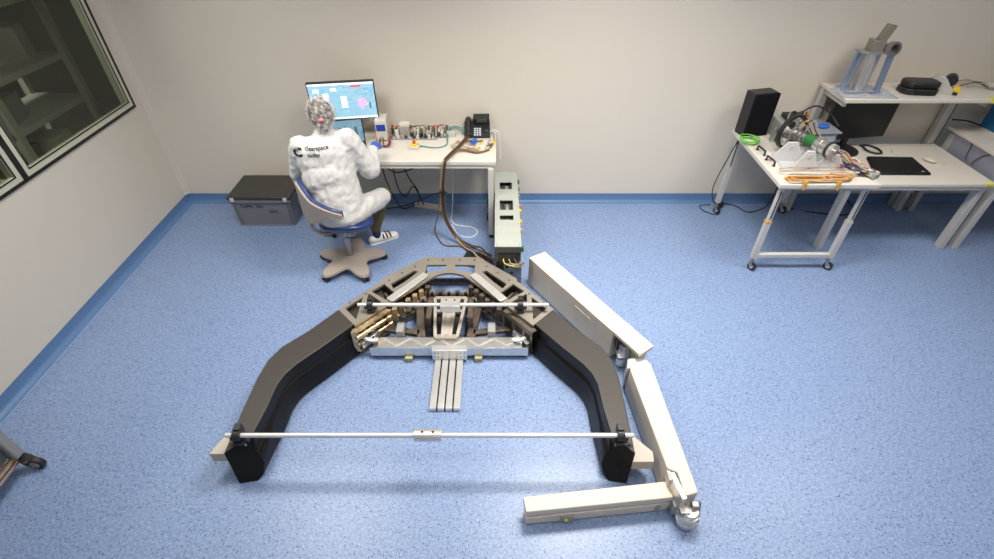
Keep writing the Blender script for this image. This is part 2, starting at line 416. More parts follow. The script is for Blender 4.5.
# ---------------------------------------------------------------- generic builders
def caster(mb_parent, name, x, y, r=.038, rz=0, mw=None):
    """twin-wheel caster, a part with its wheel as sub-part"""
    fk = MB(); fk.cyl((x, y, r * 2 + .035), (x, y, r * 2), .014, 10)
    c, s_ = math.cos(R(rz)), math.sin(R(rz))
    off = V((c * .02, s_ * .02, 0)); ax = V((-s_, c, 0)); ce = V((x, y, r)) + off
    for k in (-1, 1): fk.bar(V((x, y, r * 2)) + ax * .017 * k, ce + ax * .017 * k, .028, .004, up=ax)
    fk.bar(V((x, y, r * 2)) - ax * .019, V((x, y, r * 2)) + ax * .019, .03, .006)
    o = fk.build(name, M['steel'], mb_parent)
    wb = MB(); wb.cyl(ce - ax * .013, ce + ax * .013, r, 20); wb.build('wheel', M['rubber'], o)
    MB().cyl(ce - ax * .0145, ce + ax * .0145, r * .5, 14).build('hub', M['grey'], o)
    return o

# ================================================================ THE GRAPPLE MECHANISM
AX = -.375
claw = thing('grapple_mechanism', 'large V-shaped test rig with black carbon arms and metal truss on the blue floor', 'machine', (AX, 2.4, 0))
def cl(mb, name, m, **k): return mb.build(name, m, claw, world=True, **k)
def arm(s):
    st = [((.79, 2.65), (.64, 2.50)), ((.94, 2.443), (.80, 2.295)), ((1.085, 2.285), (.935, 2.133)), ((1.135, 2.17), (.982, 2.055)), ((1.152, 2.03), (1.005, 1.97)), ((1.152, 1.78), (1.012, 1.78)), ((1.145, 1.49), (1.025, 1.60))]
    mb = MB(); vs = []; n = 8
    for i, (o, q) in enumerate(st):
        o = V((*o, 0)); q = V((*q, 0)); d = (q - o).normalized(); last = i == len(st) - 1
        if last: d = V((-1, 0, 0))
        pr = [o + V((0, 0, .0)), o + V((0, 0, .27)), q + V((0, 0, .27)), q + V((0, 0, .175)), q + d * .014 + V((0, 0, .165)), q + d * .022 + V((0, 0, .09)), q + d * .038 + V((0, 0, .02)), q + d * .03]
        if last:
            pr = [V((1.135, 1.455, 0)), V((1.145, 1.49, .27)), V((1.03, 1.61, .27)), V((1.02, 1.56, .175)), V((1.0, 1.545, .155)), V((.985, 1.53, .09)), V((1.0, 1.50, .02)), V((1.03, 1.47, 0))]
        vs += pr
    vs = [(AX + s * v.x, v.y, v.z) for v in vs]
    fs = [(i * n + k, i * n + (k + 1) % n, (i + 1) * n + (k + 1) % n, (i + 1) * n + k) for i in range(len(st) - 1) for k in range(n)]
    fs += [list(range(n))[::-1], [(len(st) - 1) * n + k for k in range(n)]]
    if s < 0: fs = [list(f)[::-1] for f in fs]
    nf = len(fs)
    mb.add(vs, fs, False)
    for i in range(nf - 2): mb.mi[i] = 0 if i % n == 1 else 1
    mb.mi[nf - 2] = mb.mi[nf - 1] = 1
    a = cl(mb, 'carbon_arm', [M['carbon'], M['flank']], bevel=.010, seg=3)
    # beige side block near the tip
    b = MB()
    if s < 0: poly = [(-1.645, 1.53), (-1.60, 1.65), (-1.515, 1.65), (-1.515, 1.53)]
    else: poly = [(.765, 1.66), (.80, 1.65), (.893, 1.545), (.885, 1.482), (.765, 1.482)]
    b.prism(poly, .12, .2); b.build('side_block', mat('tan_block_%s' % s, (.50, .45, .38), .5), a, world=True, bevel=.002)
    # small end plate with screws under the rod clamp
    e = MB(); e.box(AX + s * 1.075 - .045, AX + s * 1.075 + .045, 1.56, 1.60, .27, .276)
    e.build('clamp_base', M['black'], a, world=True)
    for k in (-1, 1): MB().cyl((AX + s * 1.075 + k * .03, 1.548, .262), (AX + s * 1.075 + k * .03, 1.548, .275), .006, 8).build('screw', M['alu'], a, world=True)
    return a
arm(-1); arm(1)

# top truss plate: outline with cut-outs
from mathutils.geometry import tessellate_polygon
def holed_plate(loops, z0, z1):
    m_ = MB(); flat = [V((x, y, 0)) for lp_ in loops for x, y in lp_]; n = len(flat)
    tris = tessellate_polygon([[V((x, y, 0)) for x, y in lp_] for lp_ in loops])
    vs = [(v.x, v.y, z1) for v in flat] + [(v.x, v.y, z0) for v in flat]; fs = []
    for t in tris:
        a_, b_, c_ = (flat[i] for i in t)
        if (b_ - a_).cross(c_ - a_).z < 0: t = (t[0], t[2], t[1])
        fs += [tuple(t), (t[2] + n, t[1] + n, t[0] + n)]
    o = 0
    for lp_ in loops:
        k = len(lp_); area = sum(lp_[i][0] * lp_[(i + 1) % k][1] - lp_[(i + 1) % k][0] * lp_[i][1] for i in range(k))
        for i in range(k):
            p_, q_ = o + i, o + (i + 1) % k
            f = (p_ + n, q_ + n, q_, p_)
            if (area < 0) != (lp_ is not loops[0]): f = f[::-1]
            fs.append(f)
        o += k
    return m_.add(vs, fs, False)
zt = .27; th = .018
half_out = [(.225, 3.275), (.53, 3.0), (.53, 2.97), (.79, 2.65)]
half_in = [(.63, 2.485), (.44, 2.70), (.165, 2.985), (.10, 3.045), (.03, 3.07)]
mir = lambda pts, s: [(AX + s * x, y) for x, y in pts]
outline = mir(half_out, 1) + mir(half_in, 1) + mir(half_in[::-1], -1) + mir(half_out[::-1], -1)
holes = []
for s in (-1, 1):
    for h in ([(.035, 3.175), (.195, 3.17), (.20, 3.065), (.14, 3.085), (.08, 3.10), (.035, 3.105)],
              [(.255, 3.085), (.29, 3.10), (.45, 2.935), (.42, 2.88), (.35, 2.955)],
              [(.395, 2.825), (.50, 2.935), (.585, 2.85), (.46, 2.755)],
              [(.485, 2.73), (.60, 2.825), (.60, 2.735), (.50, 2.715)],
              [(.635, 2.785), (.74, 2.66), (.635, 2.545)]):
        holes.append(mir(h, s))
tp = holed_plate([outline] + holes, zt - th, zt)
plate = cl(tp, 'truss_plate', M['rim'])
for s in (-1, 1):
    for x, y in ((.07, 3.235), (.19, 3.235), (.29, 3.15), (.38, 3.07), (.47, 2.98), (.62, 2.82), (.72, 2.72)):
        MB().cyl((AX + s * x, y, zt - .002), (AX + s * x, y, zt + .004), .008, 8).build('bolt', M['brown'], plate, world=True)
# bright bars along the inner edge
for s in (-1, 1):
    cl(MB().bar((AX + s * .185, 3.035, .285), (AX + s * .425, 2.735, .285), .062, .012), 'inner_rail', M['brightalu'], bevel=.002)
# outer and inner skins below the plate
for s in (-1, 1):
    k = MB()
    pts = [(.0, 3.262), (.22, 3.262), (.525, 2.985), (.78, 2.655)]
    k.bar((AX, pts[0][1], .03), (AX + s * .22, pts[0][1], .03), .01, .04)
    for a, b in list(zip(pts, pts[1:]))[1:]: k.bar((AX + s * a[0], a[1], .135), (AX + s * b[0], b[1], .135), .01, .23)
    cl(k, 'outer_skin', M['brown'])
    k = MB(); k.prism([(AX + s * x, y) for x, y in [(.235, 3.18), (.52, 2.93), (.42, 2.74), (.20, 2.98)]], .055, .065)
    k.prism([(AX + s * x, y) for x, y in [(.53, 2.93), (.775, 2.655), (.64, 2.515), (.44, 2.73)]], .20, .21)
    cl(k, 'inner_floor', M['carbon'])
    # ribs seen through the slot
    for j in range(5):
        t = j / 4; x = .24 + t * .26; y = 3.12 - t * .24
        cl(MB().bar((AX + s * x, y + .02, .14), (AX + s * (x - .075), y - .085, .14), .018, .14), 'rib', M['brown'])
    # inner side wall towards the middle: bracket frames, reflected yellow light painted gold on the left
    mt = M['goldsheen'] if s < 0 else M['brown']
    w = MB(); a0, a1 = V((AX + s * .455, 2.70, 0)), V((AX + s * .66, 2.475, 0)); nrm = V((-s * .7, -.7, 0))
    if s > 0: w.bar(a0 + V((0, 0, .12)), a1 + V((0, 0, .12)), .012, .22)
    for z in (.045, .235): w.bar(a0 + nrm * .03 + V((0, 0, z)), a1 + nrm * .03 + V((0, 0, z)), .045, .014)
    for j in range(5 if s < 0 else 0):
        p = a0.lerp(a1, j / 4) + nrm * .03; w.bar(p + V((0, 0, .04)), p + V((0, 0, .235)), .018, .04, up=(1, 0, 0))
    if s > 0:
        w.bar(a0 + nrm * .05 + V((0, 0, .13)), a1 + nrm * .05 + V((0, 0, .13)), .008, .21)
        w.m(1)
        for j, (u0, u1) in enumerate(((.08, .32), (.45, .68), (.76, .93))): w.bar(a0.lerp(a1, u0) + nrm * .055 + V((0, 0, .14)), a0.lerp(a1, u1) + nrm * .055 + V((0, 0, .14)), .004, .12)  # dark squares painted in place of shaded openings
    cl(w, 'side_bracket', [mt, M['gap']])
    cl(MB().bar(a0 + nrm * .004 + V((0, 0, .12)), a1 + nrm * .004 + V((0, 0, .12)), .01, .22), 'side_panel', M['gap'])  # dark sheet standing in for the shade behind the brackets
    for j in range(2 if s < 0 else 0):
        z = .12 + j * .07
        d = MB().cyl(a0 + nrm * .055 + V((0, 0, z)), a1 + nrm * .055 + V((0, 0, z)), .016, 12)
        for q in range(6):
            p = a0.lerp(a1, (q + .5) / 6) + nrm * .055 + V((0, 0, z)); dd = (a1 - a0).normalized(); d.cyl(p - dd * .006, p + dd * .006, .022, 12)
        cl(d, 'roller', mt)
    # upper chain of brackets below the bright bar
    for j in range(6):
        t = j / 5; p = V((AX + s * (.17 + .22 * t), 2.95 - .25 * t, 0))
        b = MB().box(p.x - .018, p.x + .018, p.y - .018, p.y + .018, .10 + .02 * (j % 2), .235)
        b.box(p.x - .03, p.x + .03, p.y - .012, p.y + .012, .15, .17)
        cl(b, 'bracket', M['goldsheen'] if (s < 0 and j > 0) else M['brown'], bevel=.002)  # left ones coloured gold for the yellow reflection
    # diagonal braces and low cross members, floor visible between them
    b = MB(); b.bar((AX + s * .50, 2.62, .10), (AX + s * .20, 2.57, .10), .05, .03).bar((AX + s * .50, 2.66, .06), (AX + s * .24, 2.86, .06), .03, .05)
    b.bar((AX + s * .235, 2.9, .09), (AX + s * .18, 2.52, .09), .06, .05)
    cl(b, 'brace', M['brown'], bevel=.002)
    b = MB().box(AX + s * .335 - .028, AX + s * .335 + .028, 2.52, 2.62, .05, .17)
    cl(b, 'stanchion', M['dgrey'], bevel=.004)
    c = MB().tube(spline([(AX + s * .60, 2.50, .14), (AX + s * .54, 2.45, .155), (AX + s * .49, 2.475, .13)]), .014, 8)
    cl(c, 'white_tie', M['whitew'])
    cl(MB().bar((AX + s * .6, 2.43, .12), (AX + s * .50, 2.56, .12), .03, .05), 'corner_gusset', M['alu'], bevel=.002)
# rear cross members behind the middle
b = MB().bar((AX - .24, 2.90, .11), (AX + .24, 2.90, .11), .06, .06).bar((AX - .24, 3.0, .08), (AX + .24, 3.0, .08), .03, .06)
cl(b, 'rear_crossbar', M['brown'])
for r_ in range(2):
    for j in range(7):
        x = AX - .20 + j * .066; y = 2.93 - r_ * .06; z = .145 - r_ * .02
        bb = MB().box(x - .02, x + .02, y - .02, y + .02, z, z + .05)
        bb.m(1).box(x - .013, x + .013, y - .0215, y + .0, z + .01, z + .052)
        cl(bb, 'tensioner_block', [M['rim'] if (j + r_) % 2 else M['brown'], M['gap']], bevel=.002)
# centre guide: sloping tapered frame with two long slots
g = MB()
T = [(AX - .10, 2.84, .20), (AX + .14, 2.84, .20)]; B = [(AX - .075, 2.50, .13), (AX + .085, 2.50, .13)]
def lp(u, t): return V(T[0]).lerp(V(T[1]), u).lerp(V(B[0]).lerp(V(B[1]), u), t)
for u in (0, .33, .67, 1): g.bar(lp(u, 0), lp(u, 1), .024, .03)
g.bar(lp(0, 0), lp(1, 0), .03, .03).bar(lp(0, .35), lp(1, .35), .03, .03).bar(lp(0, 1), lp(1, 1), .04, .03)
g.bar(lp(.5, 0), lp(.5, 1), .05, .02)
cl(g, 'guide_frame', mat('grey_bronze', (.44, .40, .35), .4, .5), bevel=.002)
cl(MB().add([lp(0, 0) - V((0, 0, .03)), lp(1, 0) - V((0, 0, .03)), lp(1, 1) - V((0, 0, .03)), lp(0, 1) - V((0, 0, .03)), lp(0, 0) - V((0, 0, .04)), lp(1, 0) - V((0, 0, .04)), lp(1, 1) - V((0, 0, .04)), lp(0, 1) - V((0, 0, .04))], [(0, 1, 2, 3), (7, 6, 5, 4), (0, 4, 5, 1), (1, 5, 6, 2), (2, 6, 7, 3), (3, 7, 4, 0)]), 'guide_slot_shade', M['gap'])  # dark sheet that paints the shade inside the slots
for s in (-1, 1): cl(MB().box(AX + .02 + s * .155 - .02, AX + .02 + s * .155 + .02, 2.62, 2.85, .06, .20), 'guide_cheek', M['brown'], bevel=.003)
# front cross beam
b = MB().box(-.915, .225, 2.41, 2.415, .035, .115).box(-.915, .225, 2.41, 2.515, .035, .045).box(-.915, .225, 2.51, 2.515, .035, .115)
b.box(-.86, .18, 2.41, 2.515, .105, .117)
beam = cl(b, 'cross_beam', M['alu'], bevel=.001)
r = MB()
for i in range(10):
    x = -.83 + i * .1; y0, y1 = (2.43, 2.50) if i % 2 else (2.50, 2.43)
    r.bar((x, y0, .12), (x + .1, y1, .12), .012, .006)
r.build('lattice_rib', M['brightalu'], beam, world=True)
b = MB().box(-.465, -.215, 2.375, 2.43, .03, .128)
ft = cl(b, 'front_bracket', M['brightalu'], bevel=.003)
for x in (-.445, -.42, -.26, -.235):
    for z in (.06, .10): MB().cyl((x, 2.378, z), (x, 2.372, z), .006, 8).build('screw', M['dgrey'], ft, world=True)
for x in (-.64, -.135): cl(MB().box(x - .028, x + .028, 2.375, 2.45, 0, .04), 'foot_pad', mat('olive_pad', (.33, .32, .2), .6), bevel=.004)
# slotted rail lying on the floor
r = MB()
for i in range(4):
    x0 = -.445 + i * .053; r.box(x0, x0 + .042, 1.955, 2.45, 0, .035)
r.m(1).box(-.444, -.245, 1.957, 2.45, 0.001, .022)  # dark strip between the bars, painted shade of the grooves
cl(r, 'slotted_rail', [M['brightalu'], M['gap']], bevel=.001)
# rods
def rod(y, x0, x1, cx, clamps, z, blk):
    rd = cl(MB().cyl((x0, y, z), (x1, y, z), .0135, 16), 'steel_rod', M['rod'])
    for x in clamps:
        c = MB().box(x - .026, x + .026, y - .03, y + .03, .276 if y < 2 else .272, .30).ring((x, y, z), (1, 0, 0), .013, .034, .04, 20).box(x - .045, x + .045, y - .015, y + .015, .30, .325).box(x - .018, x + .018, y + .005, y + .05, z - .02, z + .045)
        c.build('rod_clamp', M['black'], rd, world=True, bevel=.002)
    b = MB()
    if blk == 'collar': b.ring((cx, y, z), (1, 0, 0), .0135, .034, .155, 28)
    else: b.box(cx - .07, cx + .07, y - .045, y + .04, z - .028, z + .028)
    k = b.build('rod_coupling', M['brightalu'], rd, world=True, bevel=.002)
    for s in (-1, 1):
        MB().cyl((cx + s * .03, y + .02 if blk != 'collar' else y, z + .024 if blk != 'collar' else z + .030), (cx + s * .03, y + .02 if blk != 'collar' else y, z + .0305 if blk != 'collar' else z + .036), .007, 8).build('screw', M['gap'], k, world=True)
rod(1.565, -1.515, .76, -.385, (-1.45, .69), .335, 'collar')
rod(2.63, -1.005, .37, -.336, (-.915, .17), .335, 'block')

# ================================================================ WHITE FOLDED ARM
ra = thing('folded_robot_arm', 'white covered robot arm folded in three sections around the right black carbon arm', 'machine', (.9, 2.1, 0))
def rr(mb, name, m, **k): return mb.build(name, m, ra, world=True, **k)
A4 = [V((.262, 3.246, 0)), V((.401, 3.33, 0)), V((1.056, 2.273, 0)), V((.944, 2.193, 0))]
def la(t, side): return (A4[0].lerp(A4[3], t) if side == 0 else A4[1].lerp(A4[2], t))
def q4(t0, t1, i0=0, i1=1, dx=0):
    f = lambda t, u: la(t, 0).lerp(la(t, 1), u)
    return [(p.x, p.y) for p in (f(t0, i0), f(t0, i1), f(t1, i1), f(t1, i0))]
mb = MB(); mb.prism(q4(0, .80), .012, .29)
up = rr(mb, 'upper_cover', M['foam'], bevel=.008, seg=3)
mb = MB(); mb.prism(q4(.79, 1.0), .262, .292); mb.prism(q4(.79, .97, .55, 1), .05, .265); rr(mb, 'end_flap', M['foam'], bevel=.005)
MB().prism(q4(.48, .62, -.03, .0), .20, .225).build('pocket_flap', M['foam'], up, world=True, bevel=.003)
MB().prism(q4(.66, .665, -.012, .0), .012, .28).build('seam', M['grey'], up, world=True)
k = MB(); p = la(.87, 0).lerp(la(.87, 1), .35)
k.cyl((p.x, p.y, .02), (p.x, p.y, .22), .045, 20).box(p.x - .05, p.x + .03, p.y - .05, p.y + .05, .10, .13).cyl((p.x - .03, p.y - .04, .20), (p.x + .03, p.y + .04, .20), .02, 12)
rr(k, 'elbow_joint', M['alu'], bevel=.002)
k = MB(); p = la(.84, 0).lerp(la(.84, 1), .25); k.box(p.x - .03, p.x + .03, p.y - .03, p.y + .03, .16, .25); rr(k, 'elbow_motor', M['black'], bevel=.003)
rr(MB().prism([(.86, 2.135), (1.0, 2.20), (.995, 2.24), (.88, 2.22)], .04, .22), 'elbow_yoke', M['grey'], bevel=.004)
Bp = [(.872, 2.12), (.9, 2.16), (1.0, 2.20), (1.02, 2.16), (1.065, 1.285), (.99, 1.265), (.985, 1.40), (.935, 1.42)]
fo = rr(MB().prism(Bp, .012, .24), 'fore_cover', M['foam'], bevel=.008, seg=3)
MB().prism([(.9, 2.10), (.905, 2.10), (.965, 1.44), (.96, 1.44)], .238, .2425).build('seam', M['grey'], fo, world=True)
for y in (1.95, 1.72): MB().ball((.885 + (2.12 - y) * .09, y, .12), (.012, .03, .02), 12).build('bulge', M['foam'], fo, world=True)
k = MB().bar((.955, 1.40, .15), (.985, 1.25, .15), .03, .17).bar((.945, 1.42, .19), (.975, 1.27, .19), .01, .06)
rr(k, 'wrist_linkage', M['alu'], bevel=.002)
rr(MB().box(.935, .955, 1.36, 1.42, .15, .225), 'linkage_cover', M['white'], bevel=.003)
Cp = lambda a, b, o=0: [(.141, 1.301 + o), (.154, 1.218 + o), (.957, 1.298 + o), (.954, 1.392 + o)]
rr(MB().prism(Cp(0, 0, .004), .098, .15), 'hand_upper_bar', M['foam'], bevel=.006, seg=3)
lo = rr(MB().prism([(.150, 1.29), (.156, 1.219), (.955, 1.300), (.952, 1.385)], .008, .086), 'hand_lower_bar', M['foam'], bevel=.006, seg=3)
rr(MB().prism([(.17, 1.285), (.175, 1.235), (.95, 1.315), (.95, 1.375)], .084, .10), 'spacer', M['dgrey'])
lt = MB().box(.345, .42, 1.228, 1.244, .02, .078).build('latch', M['dgrey'], lo, world=True, bevel=.002)
MB().ball((.375, 1.224, .05), (.012, .006, .02)).build('latch_button', M['yellow'], lo, world=True)
MB().prism([(.875, 1.286), (.90, 1.2885), (.90, 1.30), (.875, 1.30)], .015, .08).build('band', M['dgrey'], lo, world=True)
k = MB().cyl((1.03, 1.235, .008), (1.03, 1.235, .05), .05, 24).cyl((1.03, 1.235, .05), (1.03, 1.235, .075), .062, 24).cyl((1.03, 1.235, .08), (1.03, 1.235, .12), .055, 24).cyl((1.03, 1.235, .12), (1.03, 1.235, .15), .045, 24)
wj = rr(k, 'wrist_joint', M['alu'], bevel=.002)
k = MB().box(1.035, 1.07, 1.235, 1.268, .15, .185).box(.97, 1.02, 1.21, 1.27, .13, .16).cyl((1.06, 1.20, .09), (1.075, 1.27, .17), .018, 10)
rr(k, 'wrist_bracket', M['steel'], bevel=.002)
rr(MB().box(.955, 1.0, 1.26, 1.34, .03, .13), 'wrist_adapter', M['dgrey'], bevel=.003)
for i in range(7):
    a = i * .9; MB().cyl((1.03 + .052 * math.cos(a), 1.235 + .052 * math.sin(a), .074), (1.03 + .052 * math.cos(a), 1.235 + .052 * math.sin(a), .08), .005, 6).build('bolt', M['dgrey'], wj, world=True)

# ================================================================ ELECTRONICS ENCLOSURE
en = thing('electronics_enclosure', 'tall narrow pale grey electronics enclosure with three cut-outs beside the desk leg', 'machine', (.09, 3.75, 0))
def ee(mb, name, m, **k): return mb.build(name, m, en, world=True, **k)
x0, x1, y0, y1, zt2 = -.018, .193, 3.165, 4.385, .46
ee(MB().box(x0 + .008, x1 - .008, y0 + .07, y1 - .01, .0, .30), 'lower_housing', M['encside'], bevel=.003)
cuts = [(.025, .140, 3.545, 3.615), (.025, .140, 3.70, 3.86), (.025, .138, 4.055, 4.185)]
t = MB(); ys = y0
for a, b, c, d in cuts:
    t.box(x0, x1, ys, c, zt2 - .006, zt2); t.box(x0, a, c, d, zt2 - .006, zt2); t.box(b, x1, c, d, zt2 - .006, zt2); ys = d
t.box(x0, x1, ys, y1, zt2 - .006, zt2)
t.box(x0, x0 + .005, y0, y1, .30, zt2 - .006).box(x1 - .005, x1, y0, y1, .30, zt2 - .006).box(x0, x1, y1 - .005, y1, .30, zt2 - .006)
pan = ee(t, 'top_panel', M['enc'])
ee(MB().box(x0 + .006, x1 - .006, y0 + .01, y1 - .006, .31, .40), 'circuit_stack', M['pcb'])
for a, b, c, d in cuts:
    z = .425
    ee(MB().box(a + .004, b - .004, c + .005, d - .005, .40, z), 'module', mat('module_grey', (.10, .105, .10), .5, var=.6, vscale=60))
    for i in range(3):
        u = a + .02 + i * .035; ee(MB().box(u, u + .02, c + .015, d - .02, z, z + .008), 'chip', M['alu'] if i == 1 else M['chip'])
for x in (x0 + .014, x1 - .014):
    for j in range(9):
        y = y0 + .03 + j * .143; MB().cyl((x, y, zt2), (x, y, zt2 + .003), .005, 6).build('screw', M['dgrey'], pan, world=True)
for x in (x0 + .06, x0 + .11, x0 + .15): MB().cyl((x, 3.48, zt2), (x, 3.48, zt2 + .003), .004, 6).build('screw', M['dgrey'], pan, world=True)
for y, mm in ((3.2, M['dgreen']), (3.45, M['tan']), (3.58, M['yellow']), (3.75, M['yellow']), (3.83, M['orange']), (4.0, M['steel']), (4.15, M['steel']), (4.28, M['dgreen'])):
    ee(MB().box(x1, x1 + .022, y, y + .03, .38, .42), 'connector', mm, bevel=.002)
f = MB().box(x0, x1, y0 - .002, y0 + .006, .40, zt2 - .006).box(x0, x0 + .02, y0, y0 + .05, .30, .46 - .01)
ee(f, 'front_lip', M['encside'])
ee(MB().box(.02, .17, 3.166, 3.24, .27, .385), 'front_module', mat('dark_module', (.05, .05, .05), .4, .3, var=.5, vscale=50), bevel=.004)
bp = ee(MB().box(.055, .20, 3.15, 3.158, .09, .30), 'front_plate', mat('blue_grey_plate', (.25, .29, .35), .4, .5), bevel=.001)
for x, z in ((.08, .27), (.17, .27), (.12, .21), (.17, .18), (.08, .13)):
    MB().cyl((x, 3.15, z), (x, 3.143, z), .012, 10).build('port', M['chip'] if x != .17 else M['steel'], bp, world=True)
for i in range(3):
    ee(MB().tube(spline([(.05 + i * .04, 3.18, .34), (.07 + i * .05, 3.12, .32), (.19 + i * .01, 3.12, .29 + i * .02), (.215 + i * .006, 3.22, .25)]), .004, 6), 'lead', [M['yellow'], M['tan'], M['brownw']][i])
# dark flat pad on the floor behind the rig
solo(MB().prism([(-.33, 3.50), (-.27, 3.67), (-.06, 3.60), (-.035, 3.42)], 0, .05), 'equipment_case', M['black'], 'flat black case lying on the floor behind the truss where the cable bundle ends', 'case', (-.18, 3.55, 0), world=True, bevel=.006)

# ================================================================ LEFT DESK
def desk_frame(t, x0, x1, y0, y1, zt, leg=.05, mt=None, th=.035, feet=True):
    mt = mt or M['grey']
    MB().box(x0, x1, y0, y1, zt - th, zt).build('worktop', M['white'], t, world=True, bevel=.004)
    MB().box(x0 + .03, x1 - .03, y0 + .01, y0 + .04, zt - th - .035, zt - th).box(x0 + .03, x1 - .03, y1 - .05, y1 - .02, zt - th - .035, zt - th).box(x0 + .03, x0 + .07, y0 + .04, y1 - .05, zt - th - .035, zt - th).box(x1 - .07, x1 - .03, y0 + .04, y1 - .05, zt - th - .035, zt - th).build('apron', mt, t, world=True, bevel=.002)
desk = thing('desk', 'white desk against the back wall where the seated person works', 'desk', (-.8, 4.25, 0))
desk_frame(desk, -1.61, -.01, 3.93, 4.57, .80, mt=M['white'])
for x in (-1.57, -.055):
    for y in (3.945, 4.49):
        l = MB().box(x - .024, x + .024, y - .024, y + .024, .04, .73).build('leg', M['grey'], desk, world=True, bevel=.004)
        MB().cyl((x, y, 0), (x, y, .04), .022, 12).build('levelling_foot', M['rubber'], l, world=True)
MB().box(-.075, -.035, 3.96, 4.47, .10, .13).build('side_rail', M['grey'], desk, world=True)
for y in (4.1, 4.35): MB().box(-.10, -.03, y, y + .04, .08, .15).build('cable_clip', M['black'], desk, world=True, bevel=.004)

# monitor with lit picture
mon = thing('computer_monitor', 'large lit computer monitor with pale blue screen standing on the left desk', 'monitor', (-1.36, 4.40, .80), 9)
MB().box(-.12, .12, -.09, .09, 0, .012).build('stand_base', M['black'], mon, bevel=.004)
MB().box(-.03, .03, .01, .035, .012, .40).build('stand_neck', M['black'], mon, bevel=.003)
rx = Matrix.Rotation(R(-4), 3, 'X')
MB().box(-.286, .286, -.03, .01, .19, .525).build('bezel', M['black'], mon, bevel=.004)
scn = MB().box(-.277, .277, -.0325, -.029, .202, .515).build('screen', M['ui'], mon)
u = MB().box(.085, .17, -.0345, -.0325, .478, .492); u.build('red_banner', M['ui_red'], scn)
MB().box(-.277, .277, -.0345, -.0325, .500, .515).build('title_bar', M['ui_white'], scn)
pk = MB()
random.seed(3)
P = [(.16 + .055 * math.cos(a) * random.uniform(.3, 1.1), -.0345, .335 + .055 * math.sin(a) * random.uniform(.3, 1.1)) for a in [i * 2.4 for i in range(26)]]
pk.tube(spline(P, 4), .0016, 4); pk.build('graph_line', M['ui_pink'], scn)
MB().box(.222, .234, -.0345, -.0325, .285, .34).build('gauge', M['ui_dark'], scn)
for i in range(4): MB().box(-.24 + i * .075, -.19 + i * .075, -.0345, -.0325, [.44, .37, .45, .30][i], [.47, .43, .475, .40][i]).build('tile', M['ui_white'], scn)
MB().box(-.277, .277, -.0345, -.0325, .202, .218).build('task_bar', M['ui_white'], scn)

lap = thing('laptop', 'open laptop with blue screen below the monitor in front of the person', 'laptop', (-1.335, 4.13, .80), 12)
MB().box(-.17, .17, -.115, .115, 0, .02).build('laptop_base', M['black'], lap, bevel=.004)
MB().box(-.145, .145, -.03, .085, .02, .023).build('keyboard', mat('key_black', (.03, .03, .033), .5), lap)
MB().box(-.045, .045, -.105, -.045, .02, .0215).build('touchpad', M['dgrey'], lap)
ls = MB().box(-.17, .17, .112, .122, .02, .245).build('laptop_lid', M['black'], lap, bevel=.003)
MB().box(-.16, .16, .1095, .112, .035, .235).build('laptop_screen', M['ui2'], ls)
sg = MB()
for i in range(5): sg.box(-.09 + i * .045, -.065 + i * .045, .1085, .1095, .09 + .01 * (i % 2), .16 + .012 * (i % 3))
sg.build('screen_window', M['ui_dark'], ls)

psu = thing('bench_instrument', 'small white box instrument with dark blue display beside the monitor', 'instrument', (-1.06, 4.42, .80), 5)
MB().box(-.05, .05, -.09, .09, .008, .195).build('housing', M['white'], psu, bevel=.006)
MB().box(-.04, .04, -.093, -.09, .10, .16).build('display', M['lcd'], psu)
MB().cyl((0, -.09, .05), (0, -.1, .05), .014, 12).build('dial', M['grey'], psu)
for s in (-1, 1):
    for y in (-.07, .07): MB().cyl((s * .035, y, 0), (s * .035, y, .008), .01, 8).build('foot', M['rubber'], psu)

# breadboard electronics rack: base plate, modules, terminal blocks
br = thing('circuit_board_assembly', 'long strip of bare circuit boards and terminal modules on the left desk', 'electronics', (-.75, 4.42, .80))
random.seed(11)
MB().box(-.26, .19, -.06, .11, .0, .012).build('mounting_plate', M['dgrey'], br, bevel=.002)
MB().box(-.15, -.06, -.01, .06, .012, .13).build('heatsink_module', M['white'], br, bevel=.002)
hs = MB()
for i in range(6): hs.box(-.148 + i * .016, -.141 + i * .016, -.016, -.01, .03, .11)
hs.build('heatsink_fins', M['dgrey'], br)
MB().box(-.195, -.16, -.02, .03, .012, .07).build('relay', M['white'], br, bevel=.002)
for i in range(12):
    x = -.05 + i * .028; h = random.uniform(.05, .095)
    o = MB().box(x, x + .022, -.01 + random.uniform(-.01, .01), .06, .012, h).build('terminal_block', [M['tan'], M['grey'], M['white'], M['pcb']][i % 4], br, bevel=.001)
    MB().box(x + .003, x + .019, -.024, -.008, .02, h * .7).build('plug', [M['chip'], M['dgrey'], M['alu']][i % 3], o)
for i in range(12):
    x = -.245 + i * .036; MB().box(x, x + random.uniform(.012, .028), -.055, -.03, .012, random.uniform(.02, .045)).build('component', [M['chip'], M['alu'], M['dgrey'], M['white']][random.randrange(4)], br)
MB().box(.20, .36, -.0, .07, 0, .05).build('side_module', M['grey'], br, bevel=.003)
for i in range(16):
    x = -.24 + i * .034; z = random.uniform(.05, .09)
    MB().box(x, x + .018, .062, .09, .012, z).box(x + .003, x + .015, .04, .065, .012, z * .7).build('terminal', [M['brown'], M['chip'], M['tan'], M['dgrey'], M['pcb']][i % 5], br, bevel=.001)
for i in range(9):
    x = -.24 + i * .055; mt = [M['red'], M['brownw'], M['purple'], M['chip'], M['dgreen'], M['tan'], M['brownw'], M['red'], M['chip']][i]
    MB().tube(spline([(x, .03, .06), (x + .02, .0, .095 + .012 * (i % 3)), (x + .09, .03, .10), (x + .12, .02, .07)]), .0035, 6).build('jumper_wire', mt, br)
